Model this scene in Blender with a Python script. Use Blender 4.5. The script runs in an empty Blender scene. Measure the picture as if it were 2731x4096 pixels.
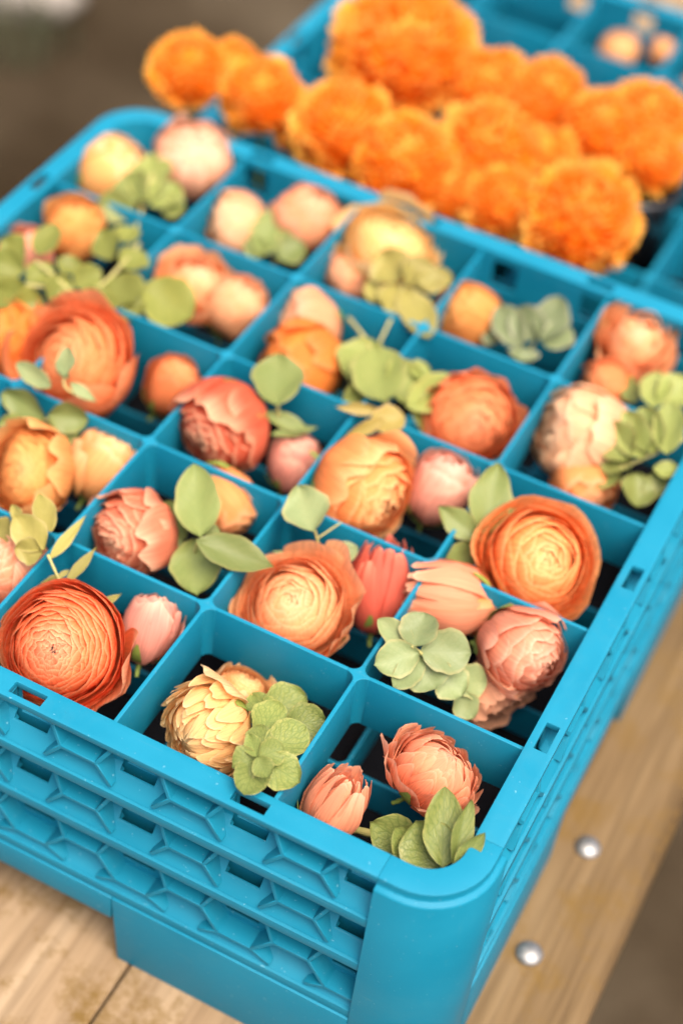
import bpy, bmesh, math, random
from mathutils import Vector, Matrix, noise
R = math.radians
scene = bpy.context.scene
# ---------------------------------------------------------------- camera
cam = bpy.data.cameras.new('camera'); camo = bpy.data.objects.new('camera', cam)
scene.collection.objects.link(camo); scene.camera = camo
camo.location = (0.09944, -0.44143, 0.68793)
camo.rotation_euler = (0.77009, -0.09159, 0.47082)
cam.sensor_fit = 'VERTICAL'; cam.sensor_height = 36; cam.sensor_width = 24
cam.lens = 61.19855
cam.clip_start = .02; cam.clip_end = 60
cam.dof.use_dof = True; cam.dof.focus_distance = 0.85776; cam.dof.aperture_fstop = 2.9
# ---------------------------------------------------------------- sky, sun, exposure
world = bpy.data.worlds.new('World'); scene.world = world; world.use_nodes = True
wn = world.node_tree.nodes; wl = world.node_tree.links
bg = wn['Background']; sky = wn.new('ShaderNodeTexSky'); sky.sky_type = 'NISHITA'
sky.sun_disc = False; sky.sun_elevation = R(66); sky.sun_rotation = R(126)
sky.air_density = 1.0; sky.dust_density = 6.0; sky.ozone_density = .3
wl.new(sky.outputs[0], bg.inputs[0]); bg.inputs[1].default_value = .062
sun = bpy.data.lights.new('sun', 'SUN'); suno = bpy.data.objects.new('sun', sun)
scene.collection.objects.link(suno)
sun.energy = 1.5; sun.angle = R(44); sun.color = (1, .92, .82)
# light comes from the front right, high up
sd = Vector((math.cos(R(66))*math.sin(R(126)), math.cos(R(66))*math.cos(R(126)), math.sin(R(66))))
suno.rotation_euler = sd.to_track_quat('Z', 'Y').to_euler()
scene.view_settings.view_transform = 'Standard'; scene.view_settings.look = 'None'
scene.view_settings.exposure = 2.08; scene.view_settings.gamma = 1
# ---------------------------------------------------------------- helpers
def srgb(h):
    h = h.lstrip('#'); c = [int(h[i:i+2], 16)/255 for i in (0, 2, 4)]
    return tuple((x/12.92 if x <= .04045 else ((x+.055)/1.055)**2.4) for x in c)
def link(o): scene.collection.objects.link(o)
def tag(o, label=None, cat=None, group=None, kind=None):
    if label: o['label'] = label
    if cat: o['category'] = cat
    if group: o['group'] = group
    if kind: o['kind'] = kind
    return o
def empty(name, loc=(0, 0, 0), **k):
    o = bpy.data.objects.new(name, None); o.location = loc; o.empty_display_size = .02; link(o); return tag(o, **k)
def mesh_obj(name, vs, fs, mat, parent=None, smooth=False, loc=None, uvs=None, cols=None):
    me = bpy.data.meshes.new(name); me.from_pydata([tuple(v) for v in vs], [], fs)
    if uvs is not None:
        l = me.uv_layers.new(name='UVMap').data
        for i, lp in enumerate(me.loops): l[i].uv = uvs[lp.vertex_index]
    if cols is not None:
        a = me.color_attributes.new('Col', 'FLOAT_COLOR', 'POINT').data
        for i, c in enumerate(cols): a[i].color = (*c, 1)
    me.materials.append(mat)
    if smooth: me.polygons.foreach_set('use_smooth', [True]*len(me.polygons))
    me.update()
    o = bpy.data.objects.new(name, me); link(o)
    if parent: o.parent = parent
    if loc: o.location = loc
    return o
class MB:
    def __init__(s): s.v = []; s.f = []
    def hexa(s, p):      # 8 points, bottom loop then top loop
        n = len(s.v); s.v += [Vector(q) for q in p]
        s.f += [tuple(n+i for i in t) for t in ((3, 2, 1, 0), (4, 5, 6, 7), (0, 1, 5, 4), (1, 2, 6, 5), (2, 3, 7, 6), (3, 0, 4, 7))]
    def box(s, a, b):
        s.hexa([(a[0], a[1], a[2]), (b[0], a[1], a[2]), (b[0], b[1], a[2]), (a[0], b[1], a[2]), (a[0], a[1], b[2]), (b[0], a[1], b[2]), (b[0], b[1], b[2]), (a[0], b[1], b[2])])
    def slab(s, f, us, ts, hole=lambda u, t: False):
        """perforated watertight slab; f(u,t,k): point on side k"""
        idx = {}
        def P(i, j, k):
            key = (i, j, k)
            if key not in idx: idx[key] = len(s.v); s.v.append(Vector(f(us[i], ts[j], k)))
            return idx[key]
        nu, nt = len(us)-1, len(ts)-1
        solid = [[not hole((us[i]+us[i+1])/2, (ts[j]+ts[j+1])/2) for j in range(nt)] for i in range(nu)]
        S = lambda i, j: 0 <= i < nu and 0 <= j < nt and solid[i][j]
        for i in range(nu):
            for j in range(nt):
                if not solid[i][j]: continue
                s.f.append((P(i, j, 0), P(i+1, j, 0), P(i+1, j+1, 0), P(i, j+1, 0)))
                s.f.append((P(i, j, 1), P(i, j+1, 1), P(i+1, j+1, 1), P(i+1, j, 1)))
                if not S(i-1, j): s.f.append((P(i, j, 0), P(i, j+1, 0), P(i, j+1, 1), P(i, j, 1)))
                if not S(i+1, j): s.f.append((P(i+1, j, 0), P(i+1, j, 1), P(i+1, j+1, 1), P(i+1, j+1, 0)))
                if not S(i, j-1): s.f.append((P(i, j, 0), P(i, j, 1), P(i+1, j, 1), P(i+1, j, 0)))
                if not S(i, j+1): s.f.append((P(i, j+1, 0), P(i+1, j+1, 0), P(i+1, j+1, 1), P(i, j+1, 1)))
    def bm(s, bevel=0, seg=2, ang=40):
        bm = bmesh.new(); vv = [bm.verts.new(v) for v in s.v]
        for f in s.f:
            try: bm.faces.new([vv[i] for i in f])
            except ValueError: pass
        bmesh.ops.recalc_face_normals(bm, faces=bm.faces)
        if bevel:
            es = [e for e in bm.edges if len(e.link_faces) == 2 and e.calc_face_angle(0) > R(ang)]
            bmesh.ops.bevel(bm, geom=es, offset=bevel, segments=seg, affect='EDGES', profile=.6, clamp_overlap=True)
        return bm
    def build(s, name, mat, parent=None, bevel=0, seg=2, smooth=True, loc=None):
        bm = s.bm(bevel, seg); me = bpy.data.meshes.new(name); bm.to_mesh(me); bm.free()
        me.materials.append(mat)
        if smooth:
            me.polygons.foreach_set('use_smooth', [True]*len(me.polygons)); me.set_sharp_from_angle(angle=R(38))
        o = bpy.data.objects.new(name, me); link(o)
        if parent: o.parent = parent
        if loc: o.location = loc
        return o
# ---------------------------------------------------------------- materials
def newmat(name):
    m = bpy.data.materials.new(name); m.use_nodes = True; nt = m.node_tree
    return m, nt.nodes, nt.links, nt.nodes['Principled BSDF']
def nd(n, t, **k):
    x = n.new(t)
    for a, b in k.items():
        if a in x.inputs: x.inputs[a].default_value = b
        else: setattr(x, a, b)
    return x
def ramp(n, stops):
    r = n.new('ShaderNodeValToRGB'); e = r.color_ramp.elements
    while len(e) < len(stops): e.new(.5)
    for i, (p, c) in enumerate(stops): e[i].position = p; e[i].color = (*c, 1)
    return r
def plastic(name, c1, c2):
    m, n, l, b = newmat(name)
    tc = nd(n, 'ShaderNodeTexCoord'); no = nd(n, 'ShaderNodeTexNoise', Scale=22.0, Detail=5.0)
    l.new(tc.outputs['Object'], no.inputs['Vector'])
    r = ramp(n, [(.3, c1), (.7, c2)]); l.new(no.outputs[0], r.inputs[0])
    sp = nd(n, 'ShaderNodeTexNoise', Scale=420.0, Detail=2.0); l.new(tc.outputs['Object'], sp.inputs['Vector'])
    rs = ramp(n, [(.0, (0, 0, 0)), (.70, (0, 0, 0)), (.78, (1, 1, 1))]); l.new(sp.outputs[0], rs.inputs[0])
    mx = nd(n, 'ShaderNodeMixRGB'); mx.inputs[2].default_value = (.35, .55, .6, 1)
    ml = nd(n, 'ShaderNodeMath', operation='MULTIPLY'); ml.inputs[1].default_value = .25
    l.new(rs.outputs[0], ml.inputs[0]); l.new(ml.outputs[0], mx.inputs[0]); l.new(r.outputs[0], mx.inputs[1])
    sm = nd(n, 'ShaderNodeTexNoise', Scale=9.0, Detail=8.0, Roughness=.75, Distortion=1.5); l.new(tc.outputs['Object'], sm.inputs['Vector'])
    rsm = ramp(n, [(.52, (0, 0, 0)), (.74, (.16, .16, .16))]); l.new(sm.outputs[0], rsm.inputs[0])
    mpx = nd(n, 'ShaderNodeMapping'); mpx.inputs['Scale'].default_value = (30, 900, 300); mpx.inputs['Rotation'].default_value = (.3, .2, .9); l.new(tc.outputs['Object'], mpx.inputs[0])
    scr = nd(n, 'ShaderNodeTexNoise', Scale=1.0, Detail=2.0); l.new(mpx.outputs[0], scr.inputs['Vector'])
    rsc = ramp(n, [(.70, (0, 0, 0)), (.76, (.30, .30, .30))]); l.new(scr.outputs[0], rsc.inputs[0])
    ads = nd(n, 'ShaderNodeMath', operation='MAXIMUM'); l.new(rsm.outputs[0], ads.inputs[0]); l.new(rsc.outputs[0], ads.inputs[1])
    mx3 = nd(n, 'ShaderNodeMixRGB'); mx3.inputs[2].default_value = (.07, .20, .24, 1); l.new(ads.outputs[0], mx3.inputs[0]); l.new(mx.outputs[0], mx3.inputs[1]); mx = mx3
    l.new(mx.outputs[0], b.inputs['Base Color'])
    b.inputs['Specular IOR Level'].default_value = .22
    fn = nd(n, 'ShaderNodeTexNoise', Scale=1500.0, Detail=2.0); l.new(tc.outputs['Object'], fn.inputs['Vector'])
    bp = nd(n, 'ShaderNodeBump', Strength=.12, Distance=.0004); l.new(fn.outputs[0], bp.inputs['Height']); l.new(bp.outputs[0], b.inputs['Normal'])
    rr = nd(n, 'ShaderNodeMapRange'); rr.inputs[3].default_value = .42; rr.inputs[4].default_value = .6
    l.new(no.outputs[0], rr.inputs[0]); l.new(rr.outputs[0], b.inputs['Roughness'])
    return m
BLUE = plastic('blue plastic', (.003, .152, .240), (.006, .172, .266))
def petal_mat():
    m, n, l, b = newmat('petal')
    at = nd(n, 'ShaderNodeAttribute', attribute_name='Col'); uv = nd(n, 'ShaderNodeUVMap')
    mp = nd(n, 'ShaderNodeMapping'); mp.inputs['Scale'].default_value = (26, 1.6, 1); l.new(uv.outputs[0], mp.inputs[0])
    no = nd(n, 'ShaderNodeTexNoise', Scale=1.0, Detail=4.0); l.new(mp.outputs[0], no.inputs['Vector'])
    mr = nd(n, 'ShaderNodeMapRange'); mr.inputs[1].default_value = .3; mr.inputs[2].default_value = .7; mr.inputs[3].default_value = .80; mr.inputs[4].default_value = 1.14
    l.new(no.outputs[0], mr.inputs[0])
    mx = nd(n, 'ShaderNodeVectorMath', operation='SCALE'); l.new(at.outputs['Color'], mx.inputs[0]); l.new(mr.outputs[0], mx.inputs['Scale'])
    l.new(mx.outputs[0], b.inputs['Base Color']); b.inputs['Roughness'].default_value = .5
    b.inputs['Specular IOR Level'].default_value = .12
    bp = nd(n, 'ShaderNodeBump', Strength=.35, Distance=.0006); l.new(no.outputs[0], bp.inputs['Height']); l.new(bp.outputs[0], b.inputs['Normal'])
    tr = nd(n, 'ShaderNodeBsdfTranslucent'); l.new(mx.outputs[0], tr.inputs[0])
    ms = nd(n, 'ShaderNodeMixShader'); ms.inputs[0].default_value = .45
    l.new(b.outputs[0], ms.inputs[1]); l.new(tr.outputs[0], ms.inputs[2]); l.new(ms.outputs[0], n['Material Output'].inputs[0])
    return m
PETAL = petal_mat()
def leaf_mat(name, c_in, c_edge, c_vein, vein=.6, scale=9.):
    c_in, c_edge, c_vein = [tuple(x*.74 for x in c) for c in (c_in, c_edge, c_vein)]
    m, n, l, b = newmat(name)
    uv = nd(n, 'ShaderNodeUVMap'); tc = nd(n, 'ShaderNodeTexCoord')
    sx = nd(n, 'ShaderNodeSeparateXYZ'); l.new(uv.outputs[0], sx.inputs[0])
    ab = nd(n, 'ShaderNodeMath', operation='ABSOLUTE'); l.new(sx.outputs[0], ab.inputs[0])   # u: -1..1 across
    # side veins: lines of v - |u|*.5
    m1 = nd(n, 'ShaderNodeMath', operation='MULTIPLY_ADD'); m1.inputs[1].default_value = -.42; l.new(ab.outputs[0], m1.inputs[0]); l.new(sx.outputs[1], m1.inputs[2])
    dn = nd(n, 'ShaderNodeTexNoise', Scale=5.0, Detail=3.0); l.new(uv.outputs[0], dn.inputs['Vector'])
    m1b = nd(n, 'ShaderNodeMath', operation='MULTIPLY_ADD'); m1b.inputs[1].default_value = .22; l.new(dn.outputs[0], m1b.inputs[0]); l.new(m1.outputs[0], m1b.inputs[2])
    m2 = nd(n, 'ShaderNodeMath', operation='MULTIPLY'); m2.inputs[1].default_value = scale; l.new(m1b.outputs[0], m2.inputs[0])
    m3 = nd(n, 'ShaderNodeMath', operation='FRACT'); l.new(m2.outputs[0], m3.inputs[0])
    m4 = nd(n, 'ShaderNodeMath', operation='SUBTRACT'); m4.inputs[1].default_value = .5; l.new(m3.outputs[0], m4.inputs[0])
    m5 = nd(n, 'ShaderNodeMath', operation='ABSOLUTE'); l.new(m4.outputs[0], m5.inputs[0])
    rv = ramp(n, [(.0, (1, 1, 1)), (.22, (0, 0, 0))]); l.new(m5.outputs[0], rv.inputs[0])
    rm = ramp(n, [(.0, (1, 1, 1)), (.07, (0, 0, 0))]); l.new(ab.outputs[0], rm.inputs[0])
    vo = nd(n, 'ShaderNodeTexVoronoi', feature='DISTANCE_TO_EDGE', Scale=8.0); l.new(uv.outputs[0], vo.inputs['Vector'])
    rw = ramp(n, [(.0, (.7, .7, .7)), (.16, (0, 0, 0))]); l.new(vo.outputs[0], rw.inputs[0])
    a1 = nd(n, 'ShaderNodeMath', operation='MAXIMUM'); l.new(rv.outputs[0], a1.inputs[0]); l.new(rm.outputs[0], a1.inputs[1])
    a2 = nd(n, 'ShaderNodeMath', operation='MAXIMUM'); l.new(a1.outputs[0], a2.inputs[0]); l.new(rw.outputs[0], a2.inputs[1])
    a3 = nd(n, 'ShaderNodeMath', operation='MULTIPLY'); a3.inputs[1].default_value = vein; l.new(a2.outputs[0], a3.inputs[0])
    no = nd(n, 'ShaderNodeTexNoise', Scale=90.0, Detail=3.0); l.new(tc.outputs['Object'], no.inputs['Vector'])
    at = nd(n, 'ShaderNodeAttribute', attribute_name='Col')
    sc = nd(n, 'ShaderNodeSeparateColor'); l.new(at.outputs['Color'], sc.inputs[0])           # r: edge factor
    ma = nd(n, 'ShaderNodeMath', operation='MULTIPLY_ADD'); ma.inputs[1].default_value = .5; ma.inputs[2].default_value = -.25; l.new(no.outputs[0], ma.inputs[0])
    mb = nd(n, 'ShaderNodeMath', operation='ADD', use_clamp=True); l.new(ma.outputs[0], mb.inputs[0]); l.new(sc.outputs[0], mb.inputs[1])
    x1 = nd(n, 'ShaderNodeMixRGB'); x1.inputs[1].default_value = (*c_in, 1); x1.inputs[2].default_value = (*c_edge, 1); l.new(mb.outputs[0], x1.inputs[0])
    x2 = nd(n, 'ShaderNodeMixRGB'); x2.inputs[2].default_value = (*c_vein, 1); l.new(a3.outputs[0], x2.inputs[0]); l.new(x1.outputs[0], x2.inputs[1])
    hs = nd(n, 'ShaderNodeVectorMath', operation='SCALE'); l.new(x2.outputs[0], hs.inputs[0]); l.new(sc.outputs[1], hs.inputs['Scale']); x2 = hs
    l.new(x2.outputs[0], b.inputs['Base Color']); b.inputs['Roughness'].default_value = .42; b.inputs['Specular IOR Level'].default_value = .3
    bp = nd(n, 'ShaderNodeBump', Strength=.4, Distance=.0006); l.new(a3.outputs[0], bp.inputs['Height']); l.new(bp.outputs[0], b.inputs['Normal'])
    tr = nd(n, 'ShaderNodeBsdfTranslucent'); l.new(x2.outputs[0], tr.inputs[0])
    ms = nd(n, 'ShaderNodeMixShader'); ms.inputs[0].default_value = .28
    l.new(b.outputs[0], ms.inputs[1]); l.new(tr.outputs[0], ms.inputs[2]); l.new(ms.outputs[0], n['Material Output'].inputs[0])
    return m
LEAF = {
 'greenvein': leaf_mat('veined green leaf', srgb('98a056'), srgb('bcb56a'), srgb('607a3a'), .62, 6.),
 'eucalyptus': leaf_mat('eucalyptus leaf', srgb('98a470'), srgb('bdb27a'), srgb('84945c'), .35, 6.),
 'greenplain': leaf_mat('green leaf', srgb('8b9654'), srgb('a8a262'), srgb('76854a'), .3, 6.),
 'lightgreen': leaf_mat('light green leaf', srgb('9fa65a'), srgb('b9b26c'), srgb('86944a'), .3, 5.),
 'yellowgreen': leaf_mat('yellow green leaf', srgb('b3a658'), srgb('cdb878'), srgb('98924a'), .3, 5.),
 'tangreen': leaf_mat('tan green leaf', srgb('b09a50'), srgb('d3ae76'), srgb('96904a'), .3, 5.),
 'greygreen': leaf_mat('grey green leaf', srgb('8a9468'), srgb('b8b096'), srgb('75844e'), .3, 5.),
 'olive': leaf_mat('olive leaf', srgb('8d9044'), srgb('a9a452'), srgb('767c3c'), .3, 5.)}
def simple(name, c, rough=.6, metal=0, spec=.4, var=.15, scale=60.):
    m, n, l, b = newmat(name); tc = nd(n, 'ShaderNodeTexCoord')
    no = nd(n, 'ShaderNodeTexNoise', Scale=scale, Detail=4.0); l.new(tc.outputs['Object'], no.inputs['Vector'])
    r = ramp(n, [(.3, tuple(x*(1-var) for x in c)), (.7, tuple(min(1, x*(1+var)) for x in c))])
    l.new(no.outputs[0], r.inputs[0]); l.new(r.outputs[0], b.inputs['Base Color'])
    b.inputs['Roughness'].default_value = rough; b.inputs['Metallic'].default_value = metal; b.inputs['Specular IOR Level'].default_value = spec
    return m
STEM = simple('stem', srgb('a39a5e'), .5)
GSTEM = simple('green stem', srgb('7f9040'), .5)
STAMEN = simple('dark stamen', srgb('2a1c14'), .7)
BLACKPL = simple('black plastic', (.012, .012, .013), .18, spec=.6)
SHADE_BLACK = simple('black liner', (.006, .006, .008), .8, spec=.1)  # near-black colour standing in for deep compartment shade
ZINC = simple('zinc', (.30, .29, .28), .5, metal=.85, var=.2, scale=300.)
def wood(name, c1, c2, c3, spots):
    m, n, l, b = newmat(name); tc = nd(n, 'ShaderNodeTexCoord')
    mp = nd(n, 'ShaderNodeMapping'); mp.inputs['Scale'].default_value = (26, 1.6, 26); l.new(tc.outputs['Object'], mp.inputs[0])
    no = nd(n, 'ShaderNodeTexNoise', Scale=1.0, Detail=7.0, Roughness=.6, Distortion=.6); l.new(mp.outputs[0], no.inputs['Vector'])
    r = ramp(n, [(.28, c3), (.5, c1), (.72, c2)]); l.new(no.outputs[0], r.inputs[0])
    mp2 = nd(n, 'ShaderNodeMapping'); mp2.inputs['Scale'].default_value = (160, 9, 160); l.new(tc.outputs['Object'], mp2.inputs[0])
    n2 = nd(n, 'ShaderNodeTexNoise', Scale=1.0, Detail=5.0); l.new(mp2.outputs[0], n2.inputs['Vector'])
    r2 = ramp(n, [(.3, (.72, .70, .68)), (.6, (1.05, 1.05, 1.05))]); l.new(n2.outputs[0], r2.inputs[0])
    x = nd(n, 'ShaderNodeMixRGB', blend_type='MULTIPLY'); x.inputs[0].default_value = 1; l.new(r.outputs[0], x.inputs[1]); l.new(r2.outputs[0], x.inputs[2])
    n3 = nd(n, 'ShaderNodeTexNoise', Scale=26.0, Detail=6.0, Roughness=.7); l.new(tc.outputs['Object'], n3.inputs['Vector'])
    r3 = ramp(n, [(.50, (0, 0, 0)), (.66, (1, 1, 1))]); l.new(n3.outputs[0], r3.inputs[0])
    ms = nd(n, 'ShaderNodeMath', operation='MULTIPLY'); ms.inputs[1].default_value = spots; l.new(r3.outputs[0], ms.inputs[0])
    y = nd(n, 'ShaderNodeMixRGB'); y.inputs[2].default_value = (.13, .075, .02, 1); l.new(ms.outputs[0], y.inputs[0]); l.new(x.outputs[0], y.inputs[1])
    l.new(y.outputs[0], b.inputs['Base Color']); b.inputs['Roughness'].default_value = .8; b.inputs['Specular IOR Level'].default_value = .12
    bp = nd(n, 'ShaderNodeBump', Strength=.4, Distance=.0015); l.new(n2.outputs[0], bp.inputs['Height']); l.new(bp.outputs[0], b.inputs['Normal'])
    return m
WOOD_PALE = wood('pale plank wood', (.262, .182, .108), (.315, .230, .145), (.180, .115, .062), .95)
WOOD_TAN = wood('tan plank wood', (.138, .088, .042), (.172, .116, .060), (.066, .039, .016), .85)
def ground_mat():
    m, n, l, b = newmat('ground'); tc = nd(n, 'ShaderNodeTexCoord')
    no = nd(n, 'ShaderNodeTexNoise', Scale=1.5, Detail=6.0, Roughness=.6); l.new(tc.outputs['Object'], no.inputs['Vector'])
    r = ramp(n, [(.3, (.010, .0055, .002)), (.5, (.043, .031, .019)), (.68, (.092, .072, .048))]); l.new(no.outputs[0], r.inputs[0])
    l.new(r.outputs[0], b.inputs['Base Color']); b.inputs['Roughness'].default_value = .95; b.inputs['Specular IOR Level'].default_value = 0
    n2 = nd(n, 'ShaderNodeTexNoise', Scale=60.0, Detail=6.0); l.new(tc.outputs['Object'], n2.inputs['Vector'])
    bp = nd(n, 'ShaderNodeBump', Strength=.8, Distance=.01); l.new(n2.outputs[0], bp.inputs['Height']); l.new(bp.outputs[0], b.inputs['Normal'])
    return m
GROUND = ground_mat()
# ---------------------------------------------------------------- ground
GZ = -.95
random.seed(5)
vs, fs = [], []; N = 60; S = 24.
def gco(i): t = (i/N*2-1); return S*t*abs(t)**.8
for i in range(N+1):
    for j in range(N+1):
        x, y = gco(i), gco(j); vs.append((x, y, .02*noise.noise(Vector((x*2, y*2, 0)))+.006*noise.noise(Vector((x*9, y*9, 3)))))
for i in range(N):
    for j in range(N): a = i*(N+1)+j; fs.append((a, a+N+1, a+N+2, a+1))
g = mesh_obj('ground', vs, fs, GROUND, smooth=True, loc=(0, 0, GZ)); g['kind'] = 'structure'
# ---------------------------------------------------------------- table
TZ = -.187
table = empty('table', (0, .3, GZ), label='wooden table of long planks that the blue racks stand on, round bolts along one edge', cat='table')
def local(o, p):        # keep world coordinates for a child of an Empty that is not at the origin
    o.matrix_parent_inverse = Matrix.Translation(p.location).inverted(); return o
def plank(x0, x1, mat, bev=.0025):
    m = MB(); w = x1-x0
    ys = [-.62+i*.08 for i in range(30)]
    us = [0, .2, .4, .6, .8, 1.]
    f = lambda u, t, k: (x0+u*w+.0008*noise.noise(Vector((t*4, x0, u))), t, TZ-(0 if k else .032)+(.0009*noise.noise(Vector((u*3+x0*9, t*6, 1))) if k else 0))
    m.slab(f, us, ys); return local(m.build('plank', mat, table, bevel=bev, seg=3), table)
for x0, x1 in ((-.4600, -.3085), (-.3060, -.1582), (-.1562, -.0180)): plank(x0, x1, WOOD_PALE)
plank(-.0150, .0805, WOOD_TAN, .005)
mr = MB()
for yy in (-.35, .35, 1.05): mr.box((-.45, yy, TZ-.082), (.07, yy+.07, TZ-.033))
local(mr.build('cross_rail', WOOD_TAN, table, bevel=.002), table)
for x in (-.44, .0):
    for y in (-.40, 1.30):
        ml_ = MB(); ml_.box((x, y, GZ-.03), (x+.06, y+.045, TZ-.083)); local(ml_.build('table_leg', WOOD_TAN, table, bevel=.002), table)
def bolt_mesh():
    vs, fs = [], []; prof = [(.0080, 0), (.0081, .0008), (.0076, .0017), (.0065, .0029), (.0047, .0040), (.0024, .0047)]; n = 24
    for r, z in prof:
        for k in range(n): a = 2*math.pi*k/n; vs.append((r*math.cos(a), r*math.sin(a), z))
    vs.append((0, 0, .0049))
    for j in range(len(prof)-1):
        for k in range(n): fs.append((j*n+k, j*n+(k+1) % n, (j+1)*n+(k+1) % n, (j+1)*n+k))
    j = len(prof)-1
    for k in range(n): fs.append((j*n+k, j*n+(k+1) % n, len(vs)-1))
    return vs, fs
bv, bf = bolt_mesh(); b0 = None
for x, y in ((.0385, .1826), (.0352, .0985)):
    if b0 is None: b0 = mesh_obj('bolt_head', bv, bf, ZINC, table, smooth=True); o = b0
    else: o = b0.copy(); link(o); o.parent = table
    o.location = (x, y, TZ+.0004); local(o, table)
# ---------------------------------------------------------------- racks
IN0 = (-.4489, .0); L = .4510           # inner box of the near rack: x -.449..0, y 0..0.449
HALF = L/2
PITCH = .0624
RIN, RC = .020, .020
def side_frames():
    # each side: origin at mid of inner wall, s direction (along), n direction (outward)
    return [((0, -HALF), (1, 0), (0, -1)), ((HALF, 0), (0, 1), (1, 0)), ((0, HALF), (-1, 0), (0, 1)), ((-HALF, 0), (0, -1), (-1, 0))]
SC = .1955                              # half length of the honeycomb panel
def holes_s():
    out = []
    for k in range(-3, 4): out.append((k*PITCH-.0088, k*PITCH+.0088))
    return out
def inhole(s, hs): return any(a < s < b for a, b in hs)
def sweep_corner(mb, prof, a0, sgn):
    pass
def corner_block(mb, prof, c, rot, seg=10):
    """sweep closed profile [(n,z)] round one inner corner: straight run, arc, straight run. c: corner centre of the inner box quadrant frame"""
    pts = []
    x0 = SC; xc = HALF-RIN
    path = [((x0, -HALF), (0, -1))]
    path.append(((xc, -HALF), (0, -1)))
    for k in range(1, seg):
        a = -math.pi/2+k*math.pi/2/seg
        path.append(((xc+RIN*math.cos(a), -xc+RIN*math.sin(a)), (math.cos(a), math.sin(a))))
    path.append(((HALF, -xc), (1, 0))); path.append(((HALF, -x0), (1, 0)))
    n0 = len(mb.v); m = len(prof)
    cr, sr = math.cos(rot), math.sin(rot)
    for (p, d) in path:
        for (nn, z) in prof:
            x, y = p[0]+d[0]*nn, p[1]+d[1]*nn
            mb.v.append(Vector((x*cr-y*sr, x*sr+y*cr, z)))
    for i in range(len(path)-1):
        for j in range(m):
            a, b = n0+i*m+j, n0+i*m+(j+1) % m
            mb.f.append((a, b, b+m, a+m))
    mb.f.append(tuple(n0+j for j in range(m))); e = n0+(len(path)-1)*m
    mb.f.append(tuple(e+m-1-j for j in range(m)))
def tier(parent, z0, H, rimmed, post=None, feet=False, lip=.0172):
    """one injection moulded level of the rack: 4 walls with honeycomb ribs and rounded corners"""
    def add(mb, name, bevel=.0004, seg=2):
        return mb.build(name, BLUE, parent, bevel=bevel, seg=seg)
    hs = holes_s()
    slots = [(k*PITCH*2-.0092, k*PITCH*2+.0092) for k in (-1, 0, 1)]
    slot2 = [(a+PITCH*0, b) for a, b in slots]
    walls = []; bodyH = .047 if feet else H
    webend = -bodyH+.0065
    for (o, sd_, nd_) in side_frames():
        wallmb = MB()
        F3 = lambda s, n, z: (o[0]+sd_[0]*s+nd_[0]*n, o[1]+sd_[1]*s+nd_[1]*n, z0+z)
        # rim plate with slots
        us = sorted(set([-SC, SC]+[q for ab in slots for q in ab]))
        if rimmed:
            wallmb.slab(lambda u, t, k: F3(u, t, 0 if k else -.0042), us, [0.0, .0042, .0112, .0145], lambda u, t: .0042 < t < .0112 and inhole(u, slots))
        # inner wall with openings
        us = sorted(set([-SC, SC]+[q for ab in hs for q in ab]))
        zt = -.0043 if rimmed else -.0002
        ts = [zt, -.0062, -.0265, -bodyH]
        wallmb.slab(lambda u, t, k: F3(u, .0018 if k else 0, t), us, ts, lambda u, t: -.0265 < t < -.0062 and inhole(u, hs))
        # sloping web
        wz0, wz1 = zt, webend
        def wf(u, t, k):
            z = wz0+(wz1-wz0)*t; tb_ = .64 if not feet else .80
            nn = .0024+.0006*min(1, t/tb_)+(.0112)*max(0, (t-tb_)/(1-tb_))
            return F3(u, nn+(.0014 if k else 0), z)
        t1 = (wz0+.0045)/(wz0-wz1) if not rimmed else .0
        ta, tb = (-.0052-wz0)/(wz1-wz0), (-.0268-wz0)/(wz1-wz0)
        hsn = [(a-.001, b+.001) for a, b in hs]
        us2 = sorted(set([-SC, SC]+[q for ab in hsn for q in ab]))
        wallmb.slab(wf, us2, sorted(set([0, max(.01, ta), tb, .64 if not feet else .80, .70, .85, .92, 1.])), lambda u, t: ta < t < tb and inhole(u, hsn))
        # shelf lip at the foot of the web
        wallmb.slab(lambda u, t, k: F3(u, .0035 if k else lip, t), [-SC, SC], [-bodyH-.0002, webend-.0002])
        walls.append(add(wallmb, 'side_wall', .0005))
    # honeycomb ribs, one small mesh shared by all
    def rib_mesh(zt, za, zb, span, up, zref):
        m = MB(); th = .00115; dxl = .0090 if up and zref == 0 and zt < -.0005 and zb < -.0300 and zb > -.0318 else .0112
        def no(z): return min(.0160, .0106+.30*max(0, zref-z-.0042))
        def seg(a, b):
            d = Vector((b[0]-a[0], b[1]-a[1])); p = Vector((-d.y, d.x)).normalized()*th
            q = lambda pt, s_, n_: (pt[0]+s_*p.x, -n_, pt[1]+s_*p.y)
            na, nb = no(a[1]), no(b[1])
            m.hexa([q(a, -1, .0032), q(b, -1, .0032), q(b, -1, nb), q(a, -1, na), q(a, 1, .0032), q(b, 1, .0032), q(b, 1, nb), q(a, 1, na)])
        A, B = (-span, za), (span, za)
        seg(A, B); seg(A, (-span-dxl, zb)); seg(B, (span+dxl, zb))
        if up: seg(A, (-span-.0094, zt)); seg(B, (span+.0094, zt))
        return m
    first = {}
    def place_ribs(zt, za, zb, cs, span=.0102, key='a', up=True, zref=0):
        for q, (o, sd_, nd_) in enumerate(side_frames()):
            ang = q*math.pi/2
            for c in cs:
                c = c+.0018; loc = (o[0]+sd_[0]*c, o[1]+sd_[1]*c, z0)
                if key not in first: first[key] = rib_mesh(zt, za, zb, span, up, zref).build('honeycomb_rib', BLUE, walls[q], bevel=.0003, seg=1); ob = first[key]
                else: ob = first[key].copy(); link(ob); ob.parent = walls[q]
                ob.location = loc; ob.rotation_euler = (0, 0, ang)
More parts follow.
